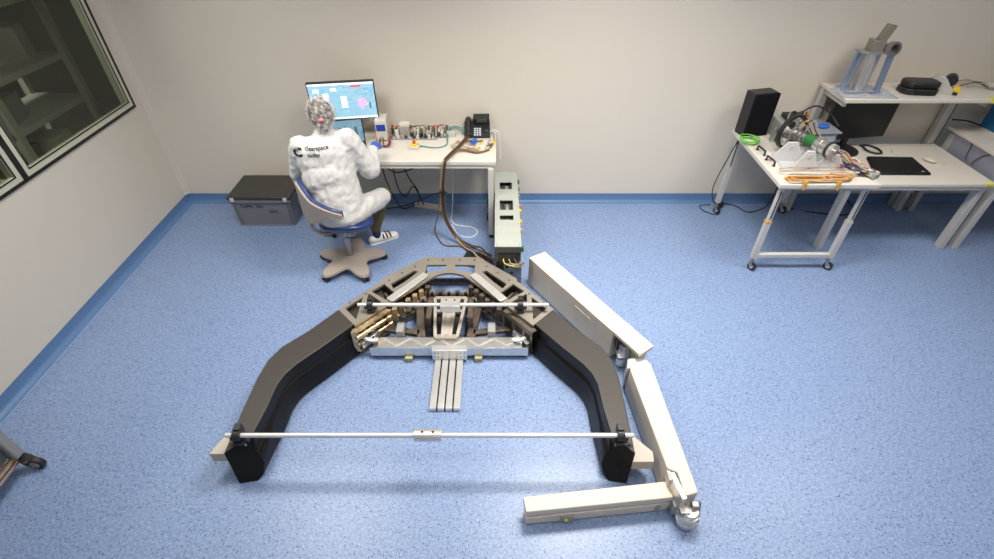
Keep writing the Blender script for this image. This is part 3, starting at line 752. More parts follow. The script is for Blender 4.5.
# leads near the hand
for i, (mt, nm) in enumerate(((M['red'], 'red'), (M['black'], 'black'), (M['brownw'], 'brown'))):
    solo(MB().tube(spline([(-1.10 + i * .03, 4.33, .83), (-1.08 + i * .03, 4.22, .815), (-1.0 + i * .02, 4.2, .815 + i * .006), (-.98, 4.30 + i * .02, .83), (-.99, 4.37, .835)]), .0055, 6), 'test_lead', mt, nm + ' test lead on the desk between the blue glove and the circuit boards', 'cable', (-1.04, 4.25, .80), world=True)
# emergency button
eb = thing('emergency_button', 'yellow push button box with red cap in front of the circuit boards', 'switch', (-.74, 4.185, .80), -15)
MB().box(-.04, .04, -.035, .035, 0, .035).build('switch_box', mat('pale_box', (.7, .66, .56), .5), eb, bevel=.004)
MB().box(-.03, .03, -.025, .025, .035, .05).build('yellow_plate', M['yellow'], eb, bevel=.003)
MB().cyl((0, 0, .05), (0, 0, .075), .013, 16).build('cap', M['red'], eb)

# desk phone
ph = thing('desk_phone', 'black desk phone with handset and white keys at the right end of the left desk', 'phone', (-.185, 4.47, .80), 2)
MB().prism_axis([(-.10, .01), (.09, .10), (.10, .10), (.10, 0), (-.10, 0)], -.12, .12, 'x').build('phone_body', M['black'], ph, bevel=.005)
tilt = Matrix.Rotation(math.atan2(.09, .19), 3, 'X')
MB().box(-.12, .12, -.112, -.10, .0, .012).build('front_edge', M['grey'], ph)
def onph(x, y, h): return V((x, y, .0105 + (y + .10) * .09 / .19 + h))
MB().limb(onph(-.082, -.075, .02), onph(-.082, .085, .03), (.022, .022, .018), (.022, .022, .018), 8).build('handset', M['black'], ph)
for y in (-.08, .08): MB().ball(onph(-.082, y, .02), (.028, .028, .026)).build('earpiece', M['black'], ph)
kb = MB()
for i in range(3):
    for j in range(4):
        c = onph(-.022 + i * .024, -.065 + j * .022, .003); kb.box(c.x - .009, c.x + .009, c.y - .008, c.y + .008, c.z - .003, c.z + .003, tilt)
kb.build('keypad', mat('key_white', (.6, .62, .65), .5), ph)
c = onph(.085, -.02, .003); MB().cyl(c - V((0, 0, .004)), c + V((0, 0, .004)), .014, 16).build('navigation_key', M['steel'], ph)
c0, c1 = onph(-.03, .06, .0), onph(.11, .06, .0)
sb = MB().box(-.035, .115, .045, .11, .085, .16, Matrix.Rotation(R(20), 3, 'X')).build('display_hood', M['black'], ph, bevel=.004)
MB().box(-.005, .09, .03, .036, .105, .14, Matrix.Rotation(R(20), 3, 'X')).build('display', mat('lcd_grey', (.09, .10, .09), .2), ph)

# pale connectors spread in front of the phone
random.seed(5)
for i in range(16):
    x = -.40 + random.uniform(0, .36); y = 4.12 + random.uniform(0, .2); a = random.uniform(-60, 60)
    t = thing('cable_connector', 'x', 'connector', (x, y, .80 + .012 * (i % 3)), a, 'loose connectors in front of the phone')
    MB().box(-.03, .03, -.009, .009, 0, .016).build('shell', [M['white'], M['grey'], M['foam'], M['tan']][i % 4], t, bevel=.002)
    MB().box(.02, .034, -.011, .011, -.0, .018).build('yellow_tag', M['yellow'] if i % 2 else M['amber'], t, bevel=.001)
    t['label'] = ['white', 'grey', 'cream', 'tan'][i % 4] + ' wire connector with yellow tag in the heap in front of the desk phone'
solo(MB().box(-.03, .03, -.018, .018, 0, .03), 'blue_connector', M['glove'], 'bright blue connector block among the pale connectors on the desk', 'connector', (-.21, 4.24, .83), 30, bevel=.003)

def cable(name, pts, r, mt, label, cat='cable', n=6, k=6, group=None):
    c = V(pts[0]); return solo(MB().tube(spline(pts, k), r, n), name, mt, label, cat, tuple(c), world=True, group=group)
# cable bundle from desk over the edge to the rig
bun = thing('cable_bundle', 'thick brown cable bundle hanging over the desk front down to the rig', 'cable bundle', (-.42, 3.90, .80))
base = [(-.27, 4.36, .83), (-.36, 4.12, .825), (-.425, 3.96, .825), (-.455, 3.90, .785), (-.49, 3.90, .5), (-.48, 3.90, .25), (-.38, 3.85, .06), (-.26, 3.73, .03), (-.17, 3.60, .08), (-.12, 3.42, .16), (-.07, 3.24, .27)]
for i in range(6):
    a = i * 2 * PI / 6; off = V((math.cos(a) * .012, math.sin(a) * .008, math.sin(a) * .008))
    P = [V(p) + off * (1 + (1.6 if j > 6 else 0)) * (1 if j not in (8, 9, 10) else 1.5) for j, p in enumerate(base)]
    MB().tube(spline(P, 6), .0075, 6).build('strand', [M['brownw'], M['black'], M['brownw'], M['tan'], M['brownw'], M['black']][i], bun, world=True)
MB().ring((-.488, 3.90, .52), (0, 0, 1), .018, .026, .04, 12).build('cable_tie', M['black'], bun, world=True)
cable('loose_cable', [(-.495, 3.885, .55), (-.54, 3.88, .3), (-.60, 4.0, .06), (-.58, 3.95, .01), (-.50, 3.80, .01), (-.36, 3.78, .01), (-.25, 3.70, .02), (-.14, 3.5, .08)], .0065, M['brownw'], 'thin brown cable looping away from the bundle across the floor to the rig')
cable('branch_cable', [(-.37, 4.10, .825), (-.28, 4.11, .82), (-.18, 4.08, .812), (-.08, 4.13, .812), (-.05, 4.22, .815)], .009, M['brownw'], 'brown cable branch curving below the heap of connectors on the desk')
cable('branch_cable', [(-.29, 4.30, .83), (-.22, 4.27, .825), (-.13, 4.30, .82)], .008, M['brownw'], 'short brown cable branch just below the desk phone')
cable('network_cable', [(-.28, 4.40, .82), (-.34, 4.50, .86), (-.44, 4.50, .86), (-.46, 4.40, .81), (-.46, 4.25, .806), (-.55, 4.19, .806), (-.72, 4.22, .815)], .006, M['teal'], 'teal cable running from the phone to the yellow button box')
cable('network_cable', [(-.30, 4.45, .82), (-.38, 4.47, .87), (-.47, 4.45, .85), (-.50, 4.42, .83)], .006, M['teal'], 'short teal cable arching between phone and circuit boards')
cable('phone_cable', [(-.06, 4.46, .82), (.02 - .05, 4.44, .83), (-.025, 4.34, .81), (-.04, 4.26, .808), (-.10, 4.22, .808)], .006, M['dgrey'], 'grey cable curving from right side of the desk phone', 'cable')
cable('phone_cable', [(-.06, 4.50, .83), (-.02, 4.50, .84), (.02, 4.47, .80), (.035, 4.42, .66), (.03, 4.38, .6)], .004, M['whitew'], 'thin white cable leaving the phone over the desk end', 'cable')
# under desk
st = thing('power_strip', 'white power strip lying on the floor below the left desk', 'power strip', (-.71, 4.47, 0), -16)
MB().box(-.15, .15, -.03, .03, 0, .04).build('strip_body', M['foam'], st, bevel=.005)
for i in range(4): MB().cyl((-.1 + i * .065, 0, .04), (-.1 + i * .065, 0, .042), .02, 14).build('socket', M['grey'], st)
for i, P in enumerate([[(-1.1, 4.5, .70), (-1.12, 4.45, .4), (-1.0, 4.42, .05), (-.9, 4.44, .03), (-.86, 4.50, .03)],
        [(-.55, 4.5, .72), (-.75, 4.47, .5), (-1.0, 4.45, .42), (-1.12, 4.45, .55), (-1.15, 4.5, .7)],
        [(-1.05, 4.5, .72), (-1.0, 4.42, .3), (-.93, 4.4, .18), (-.84, 4.42, .28), (-.78, 4.45, .12), (-.76, 4.47, .03)],
        [(-.45, 3.93, .50), (-.62, 4.2, .32), (-.75, 4.4, .15), (-1.0, 4.46, .02), (-1.3, 4.42, .008)],
        [(-.95, 4.5, .72), (-.9, 4.47, .4), (-.8, 4.45, .2), (-.82, 4.45, .05)]]):
    cable('power_cable', P, .006, M['rubber'], ['black cable hanging at left below the desk to the power strip', 'black cable sagging between both ends under the worktop', 'black cable looping low in front of the wall', 'black cable from the bundle tie down to the floor behind the person', 'black cable dropping straight to the power strip socket'][i])
cable('white_cable', [(-.44, 4.5, .5), (-.45, 4.45, .2), (-.46, 4.38, .02), (-.46, 4.24, .006), (-.40, 4.14, .006), (-.25, 4.10, .006), (-.19, 4.02, .006), (-.25, 3.93, .006), (-.37, 3.97, .006), (-.45, 4.15, .006)], .0055, M['whitew'], 'thin white cable forming a loop on the floor under the desk')

# ================================================================ CRATE
cr = thing('storage_crate', 'grey plastic storage crate with dark lid on the floor by the back wall', 'crate', (-2.275, 4.34, 0))
cr.scale = (.935, 1, 1)
k = MB(); a, b = .305, .205
vs = [(-a + .012, -b + .012, 0), (a - .012, -b + .012, 0), (a - .012, b - .012, 0), (-a + .012, b - .012, 0), (-a, -b, .30), (a, -b, .30), (a, b, .30), (-a, b, .30)]
k.add(vs, [(3, 2, 1, 0), (4, 5, 6, 7), (0, 1, 5, 4), (1, 2, 6, 5), (2, 3, 7, 6), (3, 0, 4, 7)])
body = k.build('crate_body', M['crate'], cr, bevel=.006)
rb = MB().box(-a - .012, a + .012, -b - .01, b + .01, .265, .302).box(-a - .004, a + .004, -b - .003, b + .003, .245, .255)
for s in (-1, 1):
    for x in (-.285, -.265, .265, .285): rb.bar((x * .96, s * (b - .008), .02), (x, s * (b + .003), .26), .01, .012, up=(0, 1, 0))
    rb.bar((s * (a - .014), -.16, .02), (s * a, -.165, .26), .012, .012, up=(1, 0, 0)).bar((s * (a - .014), .16, .02), (s * a, .165, .26), .012, .012, up=(1, 0, 0))
rb.box(-a + .01, a - .01, -b + .002, -b + .02, .0, .014)
rb.build('rim_and_ribs', M['crate'], body, bevel=.002)
MB().box(-a - .018, a + .018, -b - .016, b + .016, .302, .332).build('lid', M['lid'], cr, bevel=.006)
for x in (-.27, .27 - .0): MB().box(x - .02, x + .02, -b - .022, -b - .012, .285, .325).build('latch', M['white'] if True else 0, cr, bevel=.003)
for x in (-.16, .16): MB().box(x - .04, x + .04, b + .01, b + .02, .29, .336).build('hinge', M['grey'], cr)
o = MB().ring((a + .0015, .0, .17), (1, 0, .066), .026, .032, .004).build('round_logo', M['grey'], body)
for s, x, z, sz in (('CAPH  202', -.22, .205, .05), ('ESPC', .06, .145, .044)):
    t = text_mesh('hand_marking', s, sz, M['print_'], body, .0006); t.location = (x, -b + .0015 - .003 + (.3 - z) * .05, z); t.rotation_euler = (R(90 + 2.9), 0, R(0))

# ================================================================ STOOL
st = thing('swivel_stool', 'swivel stool with blue saddle seat and beige star base under the seated person', 'stool', (-1.30, 3.52, 0))
n = 100; prof = []
for i in range(n):
    t = 2 * PI * i / n; k = .5 + .5 * math.cos(5 * (t - R(18)))
    prof.append((math.cos(t) * (.165 + .15 * k ** 1.3), math.sin(t) * (.165 + .15 * k ** 1.3), k))
vs = []; rings = [(1.0, .070, .02), (.97, .088, .03), (.6, .10, .0), (.2, .115, 0)]
for f, z, d in rings:
    for x, y, k in prof: vs.append((x * f, y * f, z - .012 * k * (f > .5)))
fs = [(i + j * n, (i + 1) % n + j * n, (i + 1) % n + (j + 1) * n, i + (j + 1) * n) for j in range(3) for i in range(n)] + [[3 * n + i for i in range(n)], [i for i in range(n)][::-1]]
MB().add(vs, fs, True).build('star_base', M['beige'], st)
for i in range(5):
    a = R(18 + 72 * i); x, y = .288 * math.cos(a), .288 * math.sin(a)
    c = MB().box(x - .016, x + .016, y - .016, y + .016, .035, .075).build('caster', M['black'], st, bevel=.004)
    ax = V((-math.sin(a), math.cos(a), 0)); w_ = MB()
    for s in (-1, 1): w_.cyl(V((x, y, .027)) + ax * s * .006, V((x, y, .027)) + ax * s * .026, .027, 16)
    w_.build('wheel', M['rubber'], c)
MB().cyl((0, 0, .11), (0, 0, .30), .026, 16).cyl((0, 0, .30), (0, 0, .43), .018, 16).build('gas_column', M['steel'], st)
sd = MB()
sd.ball((.04, -.015, .465), (.225, .205, .068), 28)
for v in sd.v:
    v.z += .035 * (abs(v.y) < .3) * (1 - (v.x / .22) ** 2) * 0 - .3 * v.y * v.y * 0 + .05 * max(0, -v.y / .2) ** 2 - (.02 if v.z < .45 else 0) * 0
sd.build('saddle_seat', M['blue'], st)
MB().cyl((.0, 0, .40), (.0, 0, .43), .09, 20).build('seat_plate', M['black'], st)
lv = MB().tube(spline([(-.02, -.02, .42), (-.12, -.06, .40), (-.20, -.03, .36), (-.22, .03, .34), (-.2, .08, .36)]), .008, 8)
lv.build('lever', M['steel'], st)
MB().ring((-.16, .05, .30), (0, .3, 1), .035, .052, .02, 20).build('adjuster_knob', M['black'], st)
# curved backrest shell + pad
def shell(r0, r1, a0, a1, ztop, zbot, n=28, inset=0):
    m_ = MB(); vs = []
    for i in range(n + 1):
        t = i / n; a = R(a0 + (a1 - a0) * t)
        zt = ztop(t) - inset; zb = zbot(t) + inset
        lean = .0
        for r_, z in ((r1, zb), (r1, zt), (r0, zt), (r0, zb)):
            rr_ = r_ + .10 * (z - .6) * 0
            vs.append((rr_ * math.cos(a), rr_ * math.sin(a), z))
    fs = [(i * 4 + k, i * 4 + (k + 1) % 4, (i + 1) * 4 + (k + 1) % 4, (i + 1) * 4 + k) for i in range(n) for k in range(4)] + [(0, 1, 2, 3), (n * 4 + 3, n * 4 + 2, n * 4 + 1, n * 4)]
    return m_.add(vs, fs, True)
ztop = lambda t: .86 + .05 * math.sin(min(1, t * 1.9) * PI) * (t < .53) - .17 * max(0, (t - .25) / .75) ** 1.1
zbot = lambda t: .60 + .22 * abs((t - .42) / .58) ** 1.6 - .02
bk = shell(.262, .284, 186, 292, ztop, lambda t: min(zbot(t), ztop(t) - .04)).build('backrest_shell', M['beige'], st, bevel=.004)
shell(.232, .264, 184, 294, lambda t: ztop(t) + .012, lambda t: min(zbot(t), ztop(t) - .04) + .01).build('backrest_pad', M['blue'], st, bevel=.008)
a = R(228); MB().tube(spline([(.27 * math.cos(a), .27 * math.sin(a), .66), (.26 * math.cos(a), .26 * math.sin(a), .52), (.17 * math.cos(a), .17 * math.sin(a), .42), (.05 * math.cos(a), .05 * math.sin(a), .41)]), .017, 8).build('backrest_stem', M['beige'], st)

# ================================================================ PERSON
pe = thing('person', 'person in white lab coat and hairnet seated at the desk seen from behind', 'person', (-1.27, 3.52, 0))
def organic(mb, name, m, parent, vox=.011, smooth=6, disp=0, dscale=.12):
    o = mb.build(name, m, parent, world=True)
    r = o.modifiers.new('remesh', 'REMESH'); r.mode = 'VOXEL'; r.voxel_size = vox; r.use_smooth_shade = True
    s = o.modifiers.new('smooth', 'SMOOTH'); s.iterations = smooth; s.factor = .5
    if disp:
        tx = bpy.data.textures.new(name, 'CLOUDS'); tx.noise_scale = dscale; tx.noise_depth = 2
        d = o.modifiers.new('folds', 'DISPLACE'); d.texture = tx; d.strength = disp; d.mid_level = .5; d.texture_coords = 'LOCAL'
    return o
rot = Matrix.Rotation(R(14), 3, 'Z')
HD = V((-1.31, 3.65, 1.33))
SR, SL = V((-1.145, 3.60, 1.165)), V((-1.475, 3.50, 1.145))
ER, EL = V((-1.025, 3.645, .885)), V((-1.575, 3.60, .865))
WR, WL = V((-1.04, 3.85, .925)), V((-1.45, 3.83, .87))
PV = V((-1.26, 3.47, .60)); CH = V((-1.30, 3.54, 1.02)); NK = V((-1.31, 3.60, 1.20))
HR, HL = V((-1.17, 3.51, .575)), V((-1.36, 3.51, .575))
KR, KL = V((-.995, 3.85, .53)), V((-1.42, 3.90, .545))
FR, FL = V((-1.13, 3.855, .11)), V((-1.41, 4.02, .11))
bd = MB()
bd.limb(PV, CH, (.14, .10, .10), (.15, .105, .10), 8, rot).limb(CH, NK, (.14, .09, .08), (.06, .055, .05), 5, rot).limb(NK, HD + V((0, -.01, -.06)), .052, .05, 4)
bd.ball(HD, (.078, .095, .11), 24, rot)
face = rot @ V((0, 1, 0))
bd.ball(HD + face * .085 + V((0, 0, -.055)), (.04, .03, .035), 12, rot)                      # chin
bd.limb(HD + face * .088 + V((0, 0, .012)), HD + face * .108 + V((0, 0, -.018)), .009, .013, 4)   # nose
side = rot @ V((1, 0, 0))
for s in (-1, 1): bd.ball(HD + side * s * .08 + V((0, 0, -.01)), (.01, .018, .03), 10, rot)
for S, E_, W_ in ((SR, ER, WR), (SL, EL, WL)): bd.limb(S, E_, .05, .04, 7).limb(E_, W_, .04, .027, 7)
def hand(mb, W_, d, down, sd):
    """palm, four bent fingers of unequal length and a thumb"""
    d = V(d).normalized(); dn = V(down).normalized(); sv = d.cross(dn).normalized() * sd
    mb.limb(W_, W_ + d * .085, .030, .034, 5)
    mb.limb(W_ + d * .03 - sv * .015, W_ + d * .085 - sv * .024, .017, .017, 4).limb(W_ + d * .03 + sv * .015, W_ + d * .085 + sv * .024, .017, .017, 4)
    for i, (o, L) in enumerate(((-.031, .062), (-.0105, .074), (.0105, .07), (.031, .055))):
        a = W_ + d * .088 + sv * o; b = a + (d + dn * .25).normalized() * L * .5; c = b + (d * .55 + dn * .8).normalized() * L * .5
        mb.limb(a, b, .0095, .009, 5).limb(b, c, .009, .0075, 5)
    a = W_ + d * .03 - sv * .03; b = a + (d * .6 - sv * .8).normalized() * .035; c = b + (d * .9 + dn * .3 - sv * .1).normalized() * .03
    mb.limb(a, b, .013, .0105, 4).limb(b, c, .0105, .0085, 4)
for H, K, F in ((HR, KR, FR), (HL, KL, FL)): bd.limb(H, K, .072, .050, 8).limb(K, F, .044, .030, 8)
organic(bd, 'body', M['skin'], pe, .009, 3)
for s in (-1, 1): MB().ball(HD + face * .083 + side * s * .032 + V((0, 0, .005)), .0125, 12).build('eye', mat('eye_white', (.7, .7, .7), .3), pe, world=True)
MB().ball(HD + face * .104 + V((0, 0, -.05)), (.02, .006, .006), 10, rot).build('mouth', mat('lip', (.5, .2, .18), .5), pe, world=True)
hr = MB(); hr.ball(HD + V((.0, -.02, .018)) - face * .008, (.09, .1, .112), 20, rot).ball(HD - face * .105 + V((0, 0, -.05)), (.05, .042, .05), 16, rot)
organic(hr, 'hair', M['hair'], pe, .01, 2, .012, .03)
nt_ = MB(); nt_.ball(HD + V((0, -.015, .02)) - face * .006, (.112, .122, .13), 32, rot).ball(HD - face * .105 + V((0, 0, -.055)), (.062, .055, .065), 20, rot)
organic(nt_, 'hairnet', M['net'], pe, .01, 6, .018, .05)
MB().ball(HD - face * .142 + V((0, 0, .012)), (.022, .012, .014), 12, rot).build('hair_band', M['pink'], pe, world=True)
# lab coat
ct = MB()
ct.limb(PV + V((0, -.02, -.02)), V((-1.29, 3.50, .86)), (.205, .15, .11), (.195, .138, .11), 9, rot)
ct.limb(V((-1.29, 3.50, .86)), V((-1.305, 3.535, 1.08)), (.195, .138, .11), (.19, .118, .09), 6, rot)
ct.limb(SL + V((.05, .01, -.02)), SR + V((-.05, 0, -.02)), .085, .085, 9).limb(SL + V((.03, .01, -.09)), SR + V((-.03, 0, -.09)), .085, .085, 9).ball((-1.31, 3.575, 1.15), (.12, .085, .08), 16, rot)
ct.ball((-1.325, 3.505, 1.04), (.205, .105, .17), 20, rot).ball((-1.31, 3.49, .88), (.21, .13, .2), 20, rot)
ct.limb((-1.31, 3.58, 1.18), (-1.308, 3.60, 1.235), (.082, .078, .03), (.07, .068, .022), 5, rot)      # collar
for S, E_, W_ in ((SR, ER, WR), (SL, EL, WL)):
    ct.limb(S, E_, .082, .086, 9).limb(E_, W_, .084, .052, 9).ball(S.lerp(E_, .15) , .088)
ct.limb(ER + V((0, 0, -.01)), ER.lerp(WR, .5) + V((.01, 0, -.025)), .075, .06, 5)
ct.limb(HR + V((.02, -.02, .015)), KR + V((-.015, -.045, .0)), .105, .082, 9).limb(HR + V((.0, -.04, .0)), KR + V((-.03, -.08, -.03)), .085, .065, 9).limb(HL, KL + V((0, -.03, .01)), .105, .082, 9)
ct.limb(HR + V((0, .08, 0)), HL + V((0, .08, 0)), .1, .1, 5)
ct.limb(V((-1.17, 3.42, .59)), V((-1.40, 3.44, .59)), (.09, .075, .045), (.07, .07, .045), 6)
cobj = organic(ct, 'lab_coat', M['coat'], pe, .010, 14, .016, .05)
for S, E_, W_, nm in ((SR, ER, WR, 'cuff'), (SL, EL, WL, 'cuff')):
    d = (W_ - E_).normalized(); MB().ring(W_ + d * .015, d, .03, .05, .04, 20).build(nm, M['coat'], cobj, world=True)
for W_, d, sd in ((WR + V((0, .035, .0)), (0.03, 1, .12), 1), (WL + V((.01, .03, 0)), (.25, 1, -.05), -1)):
    g = MB(); hand(g, W_, d, (0, .1, -1), sd); organic(g, 'glove', M['glove'], pe, .0045, 2)
tr = MB()
for H, K, F in ((HR, KR, FR), (HL, KL, FL)):
    tr.limb(H.lerp(K, .6), K, .07, .066, 6).limb(K, F + V((0, 0, .06)), .065, .05, 9)
organic(tr, 'trousers', M['olive'], pe, .011, 4, .008, .05)
def shoe(F, d):
    d = V(d).normalized(); s = MB(); b0 = V((F.x, F.y, 0)) - d * .045
    s_ = MB()
    rz = Matrix.Rotation(math.atan2(d.y, d.x), 3, 'Z')
    s_.limb(b0 + V((0, 0, .045)), b0 + d * .09 + V((0, 0, .05)), (.042, .036, .045), (.05, .042, .05), 6, rz)
    s_.limb(b0 + d * .09 + V((0, 0, .045)), b0 + d * .205 + V((0, 0, .034)), (.05, .045, .044), (.045, .042, .028), 7, rz)
    for v in s_.v: v.z = max(v.z, .014)
    o = organic(s_, 'shoe', M['shoe'], pe, .008, 3)
    so = MB()
    so.limb(b0 + V((0, 0, .009)), b0 + d * .205 + V((0, 0, .009)), (.046, .042, .009), (.05, .045, .009), 9, rz)
    organic(so, 'sole', M['shoe'], o, .007, 1)
    sv = V((-d.y, d.x, 0)); lc = MB()
    for i in range(3):
        c = b0 + d * (.095 + .035 * i)
        lc.tube(spline([c + sv * .046 + V((0, 0, .05)), c + sv * .03 + V((0, 0, .084 - i * .007)), c - sv * .03 + V((0, 0, .084 - i * .007)), c - sv * .046 + V((0, 0, .05))], 4), .007, 6)
    lc.build('straps', M['black'], o, world=True)
    k = MB().limb(F + V((0, 0, .03)), V((F.x, F.y, .085)), .042, .04, 5); organic(k, 'sock', M['navy'], pe, .009, 2)
shoe(FR, (.84, .5, 0)); shoe(FL, (-.1, 1, 0))
# print on the back
def back_text(name, s, size, x, z, bold):
    t = text_mesh(name, s, size, M['print_'], cobj, bold, 0.0)
    ev = None
    o = V((-1.27, 3.52, 0))
    t.matrix_basis = Matrix.Translation(V((x, 3.25, z)) - o) @ Matrix.Rotation(R(14), 4, 'Z') @ Matrix.Rotation(R(90), 4, 'X')
    # dense mesh pushed onto the cloth
    bm = bmesh.new(); bm.from_mesh(t.data); bmesh.ops.triangulate(bm, faces=bm.faces)
    bmesh.ops.subdivide_edges(bm, edges=[e for e in bm.edges if e.calc_length() > .006], cuts=3)
    bm.to_mesh(t.data); bm.free()
    m = t.modifiers.new('wrap', 'SHRINKWRAP'); m.target = cobj; m.wrap_method = 'PROJECT'; m.use_project_z = True; m.use_negative_direction = True; m.use_positive_direction = True; m.offset = .0015; m.wrap_mode = 'ABOVE_SURFACE'
back_text('logo_mark', 'C', .088, -1.462, 1.105, .0045)
back_text('logo_text', 'clearspace', .040, -1.372, 1.148, .0008)
back_text('logo_text', 'today', .040, -1.362, 1.106, .0008)

# ================================================================ BENCH CART (right)
ca = thing('wheeled_bench', 'narrow white workbench on casters crowded with mechanical parts', 'workbench', (2.58, 3.93, 0))
MB().box(2.19, 2.965, 3.41, 4.44, .835, .87).build('worktop', M['white'], ca, world=True, bevel=.004)
MB().box(2.23, 2.93, 3.45, 3.48, .80, .835).box(2.23, 2.93, 4.37, 4.40, .80, .835).box(2.23, 2.26, 3.48, 4.37, .80, .835).box(2.90, 2.93, 3.48, 4.37, .80, .835).build('apron', M['grey'], ca, world=True)
for x in (2.245, 2.915):
    for y in (3.465, 4.385):
        l = MB().box(x - .022, x + .022, y - .022, y + .022, .12, .5).box(x - .017, x + .017, y - .017, y + .017, .5, .80).build('leg', M['grey'], ca, world=True, bevel=.003)
        MB().box(x - .005, x + .005, y - .0185, y - .0165, .53, .79).build('height_slot', M['gap'], l, world=True)
        MB().box(x - .0235, x + .0235, y - .0235, y + .0235, .49, .505).build('amber_tape', M['amber'] if (x < 2.5 and y < 4) else M['grey'], l, world=True)
        c = caster(ca, 'caster', x - 2.58, y - 3.93, .037, -60 if x < 2.5 else -40)
MB().box(2.267, 2.893, 3.445, 3.485, .13, .165).build('cross_rail', M['grey'], ca, world=True, bevel=.003)

# speaker-like black box
sp = thing('loudspeaker', 'black loudspeaker with cloth front standing on the back left of the wheeled bench', 'speaker', (2.315, 4.35, .87), 14)
sp.scale = (.88, 1, 1.03)
MB().box(-.13, .13, -.045, .075, 0, .37).build('cabinet', M['black'], sp, bevel=.004)
MB().box(-.133, .133, -.075, -.045, 0.0, .37).build('grille', M['bfab'], sp, bevel=.008)
MB().box(.13, .134, -.03, .07, 0, .37).build('side_trim', M['grey'], sp)
MB().tube(spline([(.134, .03, .32), (.165, .0, .30), (.175, .0, .22), (.145, .02, .18), (.134, .03, .16)]), .008, 6).build('handle', M['black'], sp)

# transparent brackets and gearbox
gb = thing('gear_mechanism', 'shiny gear mechanism with big black ring and drive shaft on the wheeled bench', 'mechanism', (2.50, 3.85, .87))
def gg(mb, name, m, **k): return mb.build(name, m, gb, world=True, **k)
C0 = V((2.47, 4.00, 1.04)); ax = V((.40, -.90, 0)).normalized()
def at(d, z=0): return C0 + ax * d + V((0, 0, z))
gg(MB().ring(C0, ax, .125, .148, .03, 40), 'black_ring', M['black'])
hub = MB().cyl(at(-.02), at(.01), .12, 28).cyl(at(.01), at(.05), .055, 24)
hg = gg(hub, 'face_plate', M['alu'])
for i in range(6):
    a = i * PI / 3; b_ = ax.cross(V((0, 0, 1))); p = C0 + (b_ * math.cos(a) + V((0, 0, 1)) * math.sin(a)) * .085
    MB().cyl(p, p + ax * .025, .026, 14).build('cam_roller', [M['steel'], M['gap'], M['brightalu']][i % 3], hg, world=True)
gg(MB().cyl(at(.05), at(.16), .034, 20).cyl(at(.07), at(.09), .046, 20).cyl(at(.12), at(.135), .044, 20), 'drive_shaft', M['steel'])
gg(MB().cyl(at(.16), at(.25), .046, 20), 'green_sleeve', M['dgreen'])
gg(MB().cyl(at(.25), at(.36), .052, 24).cyl(at(.28), at(.30), .06, 24), 'motor_body', M['alu'])
gg(MB().cyl(at(.36), at(.38), .062, 24), 'motor_band', M['black']); gg(MB().cyl(at(.38), at(.41), .055, 24), 'motor_cap', M['brightalu'])
gg(MB().cyl(at(.41), at(.43), .02, 16), 'shaft_end', M['steel'])
for i in range(5):
    a = i * 2 * PI / 5 + .3; b_ = ax.cross(V((0, 0, 1))); d_ = b_ * math.cos(a) + V((0, 0, 1)) * math.sin(a)
    gg(MB().bar(C0 + ax * .02 + d_ * .03, C0 + ax * .02 + d_ * .125, .022, .02, up=ax), 'spoke', M['dgrey'])
for i in range(4): gg(MB().tube(spline([at(.03 + .03 * i, .05), at(.06 + .03 * i, .11 + .01 * i) + V((.03, .03, 0)), at(.12 + .03 * i, .06) + V((.05, .05, 0)), at(.16 + .03 * i, .02) + V((.06, .06, 0))]), .004, 6), 'wire', [M['chip'], M['amber'], M['rubber'], M['tan']][i])
# frosted acrylic supports
side_ = ax.cross(V((0, 0, 1)))
def bracket(c, yaw, w, h, t):
    b = MB(); pts = [(-w, 0), (w, 0), (w * .95, h * .25), (w * .45, h * .8), (w * .3, h), (-w * .3, h), (-w * .45, h * .8), (-w * .95, h * .25)]
    vs = []; d = V((math.cos(yaw), math.sin(yaw), 0)); nn = V((-math.sin(yaw), math.cos(yaw), 0))
    for k in (-1, 1):
        for u, z in pts: vs.append(V(c) + d * u + V((0, 0, z)) + nn * t * k / 2)
    n = len(pts); return b.add(vs, [list(range(n)), list(range(n, 2 * n))[::-1]] + [(i, n + i, n + (i + 1) % n, (i + 1) % n) for i in range(n)])
yaw = R(-5)
for c, w_, h_ in (((2.40, 3.80, .87), .13, .17), ((2.47, 3.64, .87), .095, .17), ((2.68, 3.66, .87), .12, .13), ((2.60, 3.86, .87), .08, .13)):
    o = gg(bracket(c, yaw, w_, h_, .022), 'acrylic_bracket', M['clearp'], bevel=.003)
    MB().ring((c[0], c[1] - .012, c[2] + h_ * .75), (0, 1, 0), .007, .018, .006, 16).build('bushing', M['grey'], o, world=True)
gg(MB().prism([(2.30, 3.62), (2.78, 3.60), (2.74, 3.95), (2.34, 3.95)], .87, .878), 'acrylic_base', M['clearp'], bevel=.002)
random.seed(2)
# cluster behind ring
cb = thing('motor_block', 'jumbled grey motor block with wires behind the black ring beside the speaker', 'mechanism', (2.56, 4.26, .87))
MB().box(-.08, .13, -.07, .11, 0, .16).build('motor_housing', M['dgrey'], cb, bevel=.008)
MB().box(-.02, .14, -.06, .10, .16, .20).build('cover', M['black'], cb, bevel=.006)
for i in range(8):
    x, y = -.13 + random.uniform(0, .1), -.13 + random.uniform(0, .1); MB().cyl((x, y, 0), (x + .02, y, .06 + random.uniform(0, .08)), .014, 10).build('standoff', [M['steel'], M['alu'], M['brown']][i % 3], cb)
for i in range(7):
    MB().tube(spline([(-.12 + i * .02, -.12, .05), (-.1 + i * .02, -.14, .12), (-.05 + i * .02, -.08, .17), (i * .02, -.05, .12)]), .0035, 6).build('wire', [M['orange'], M['purple'], M['tan'], M['whitew'], M['red'], M['chip'], M['tan']][i], cb)

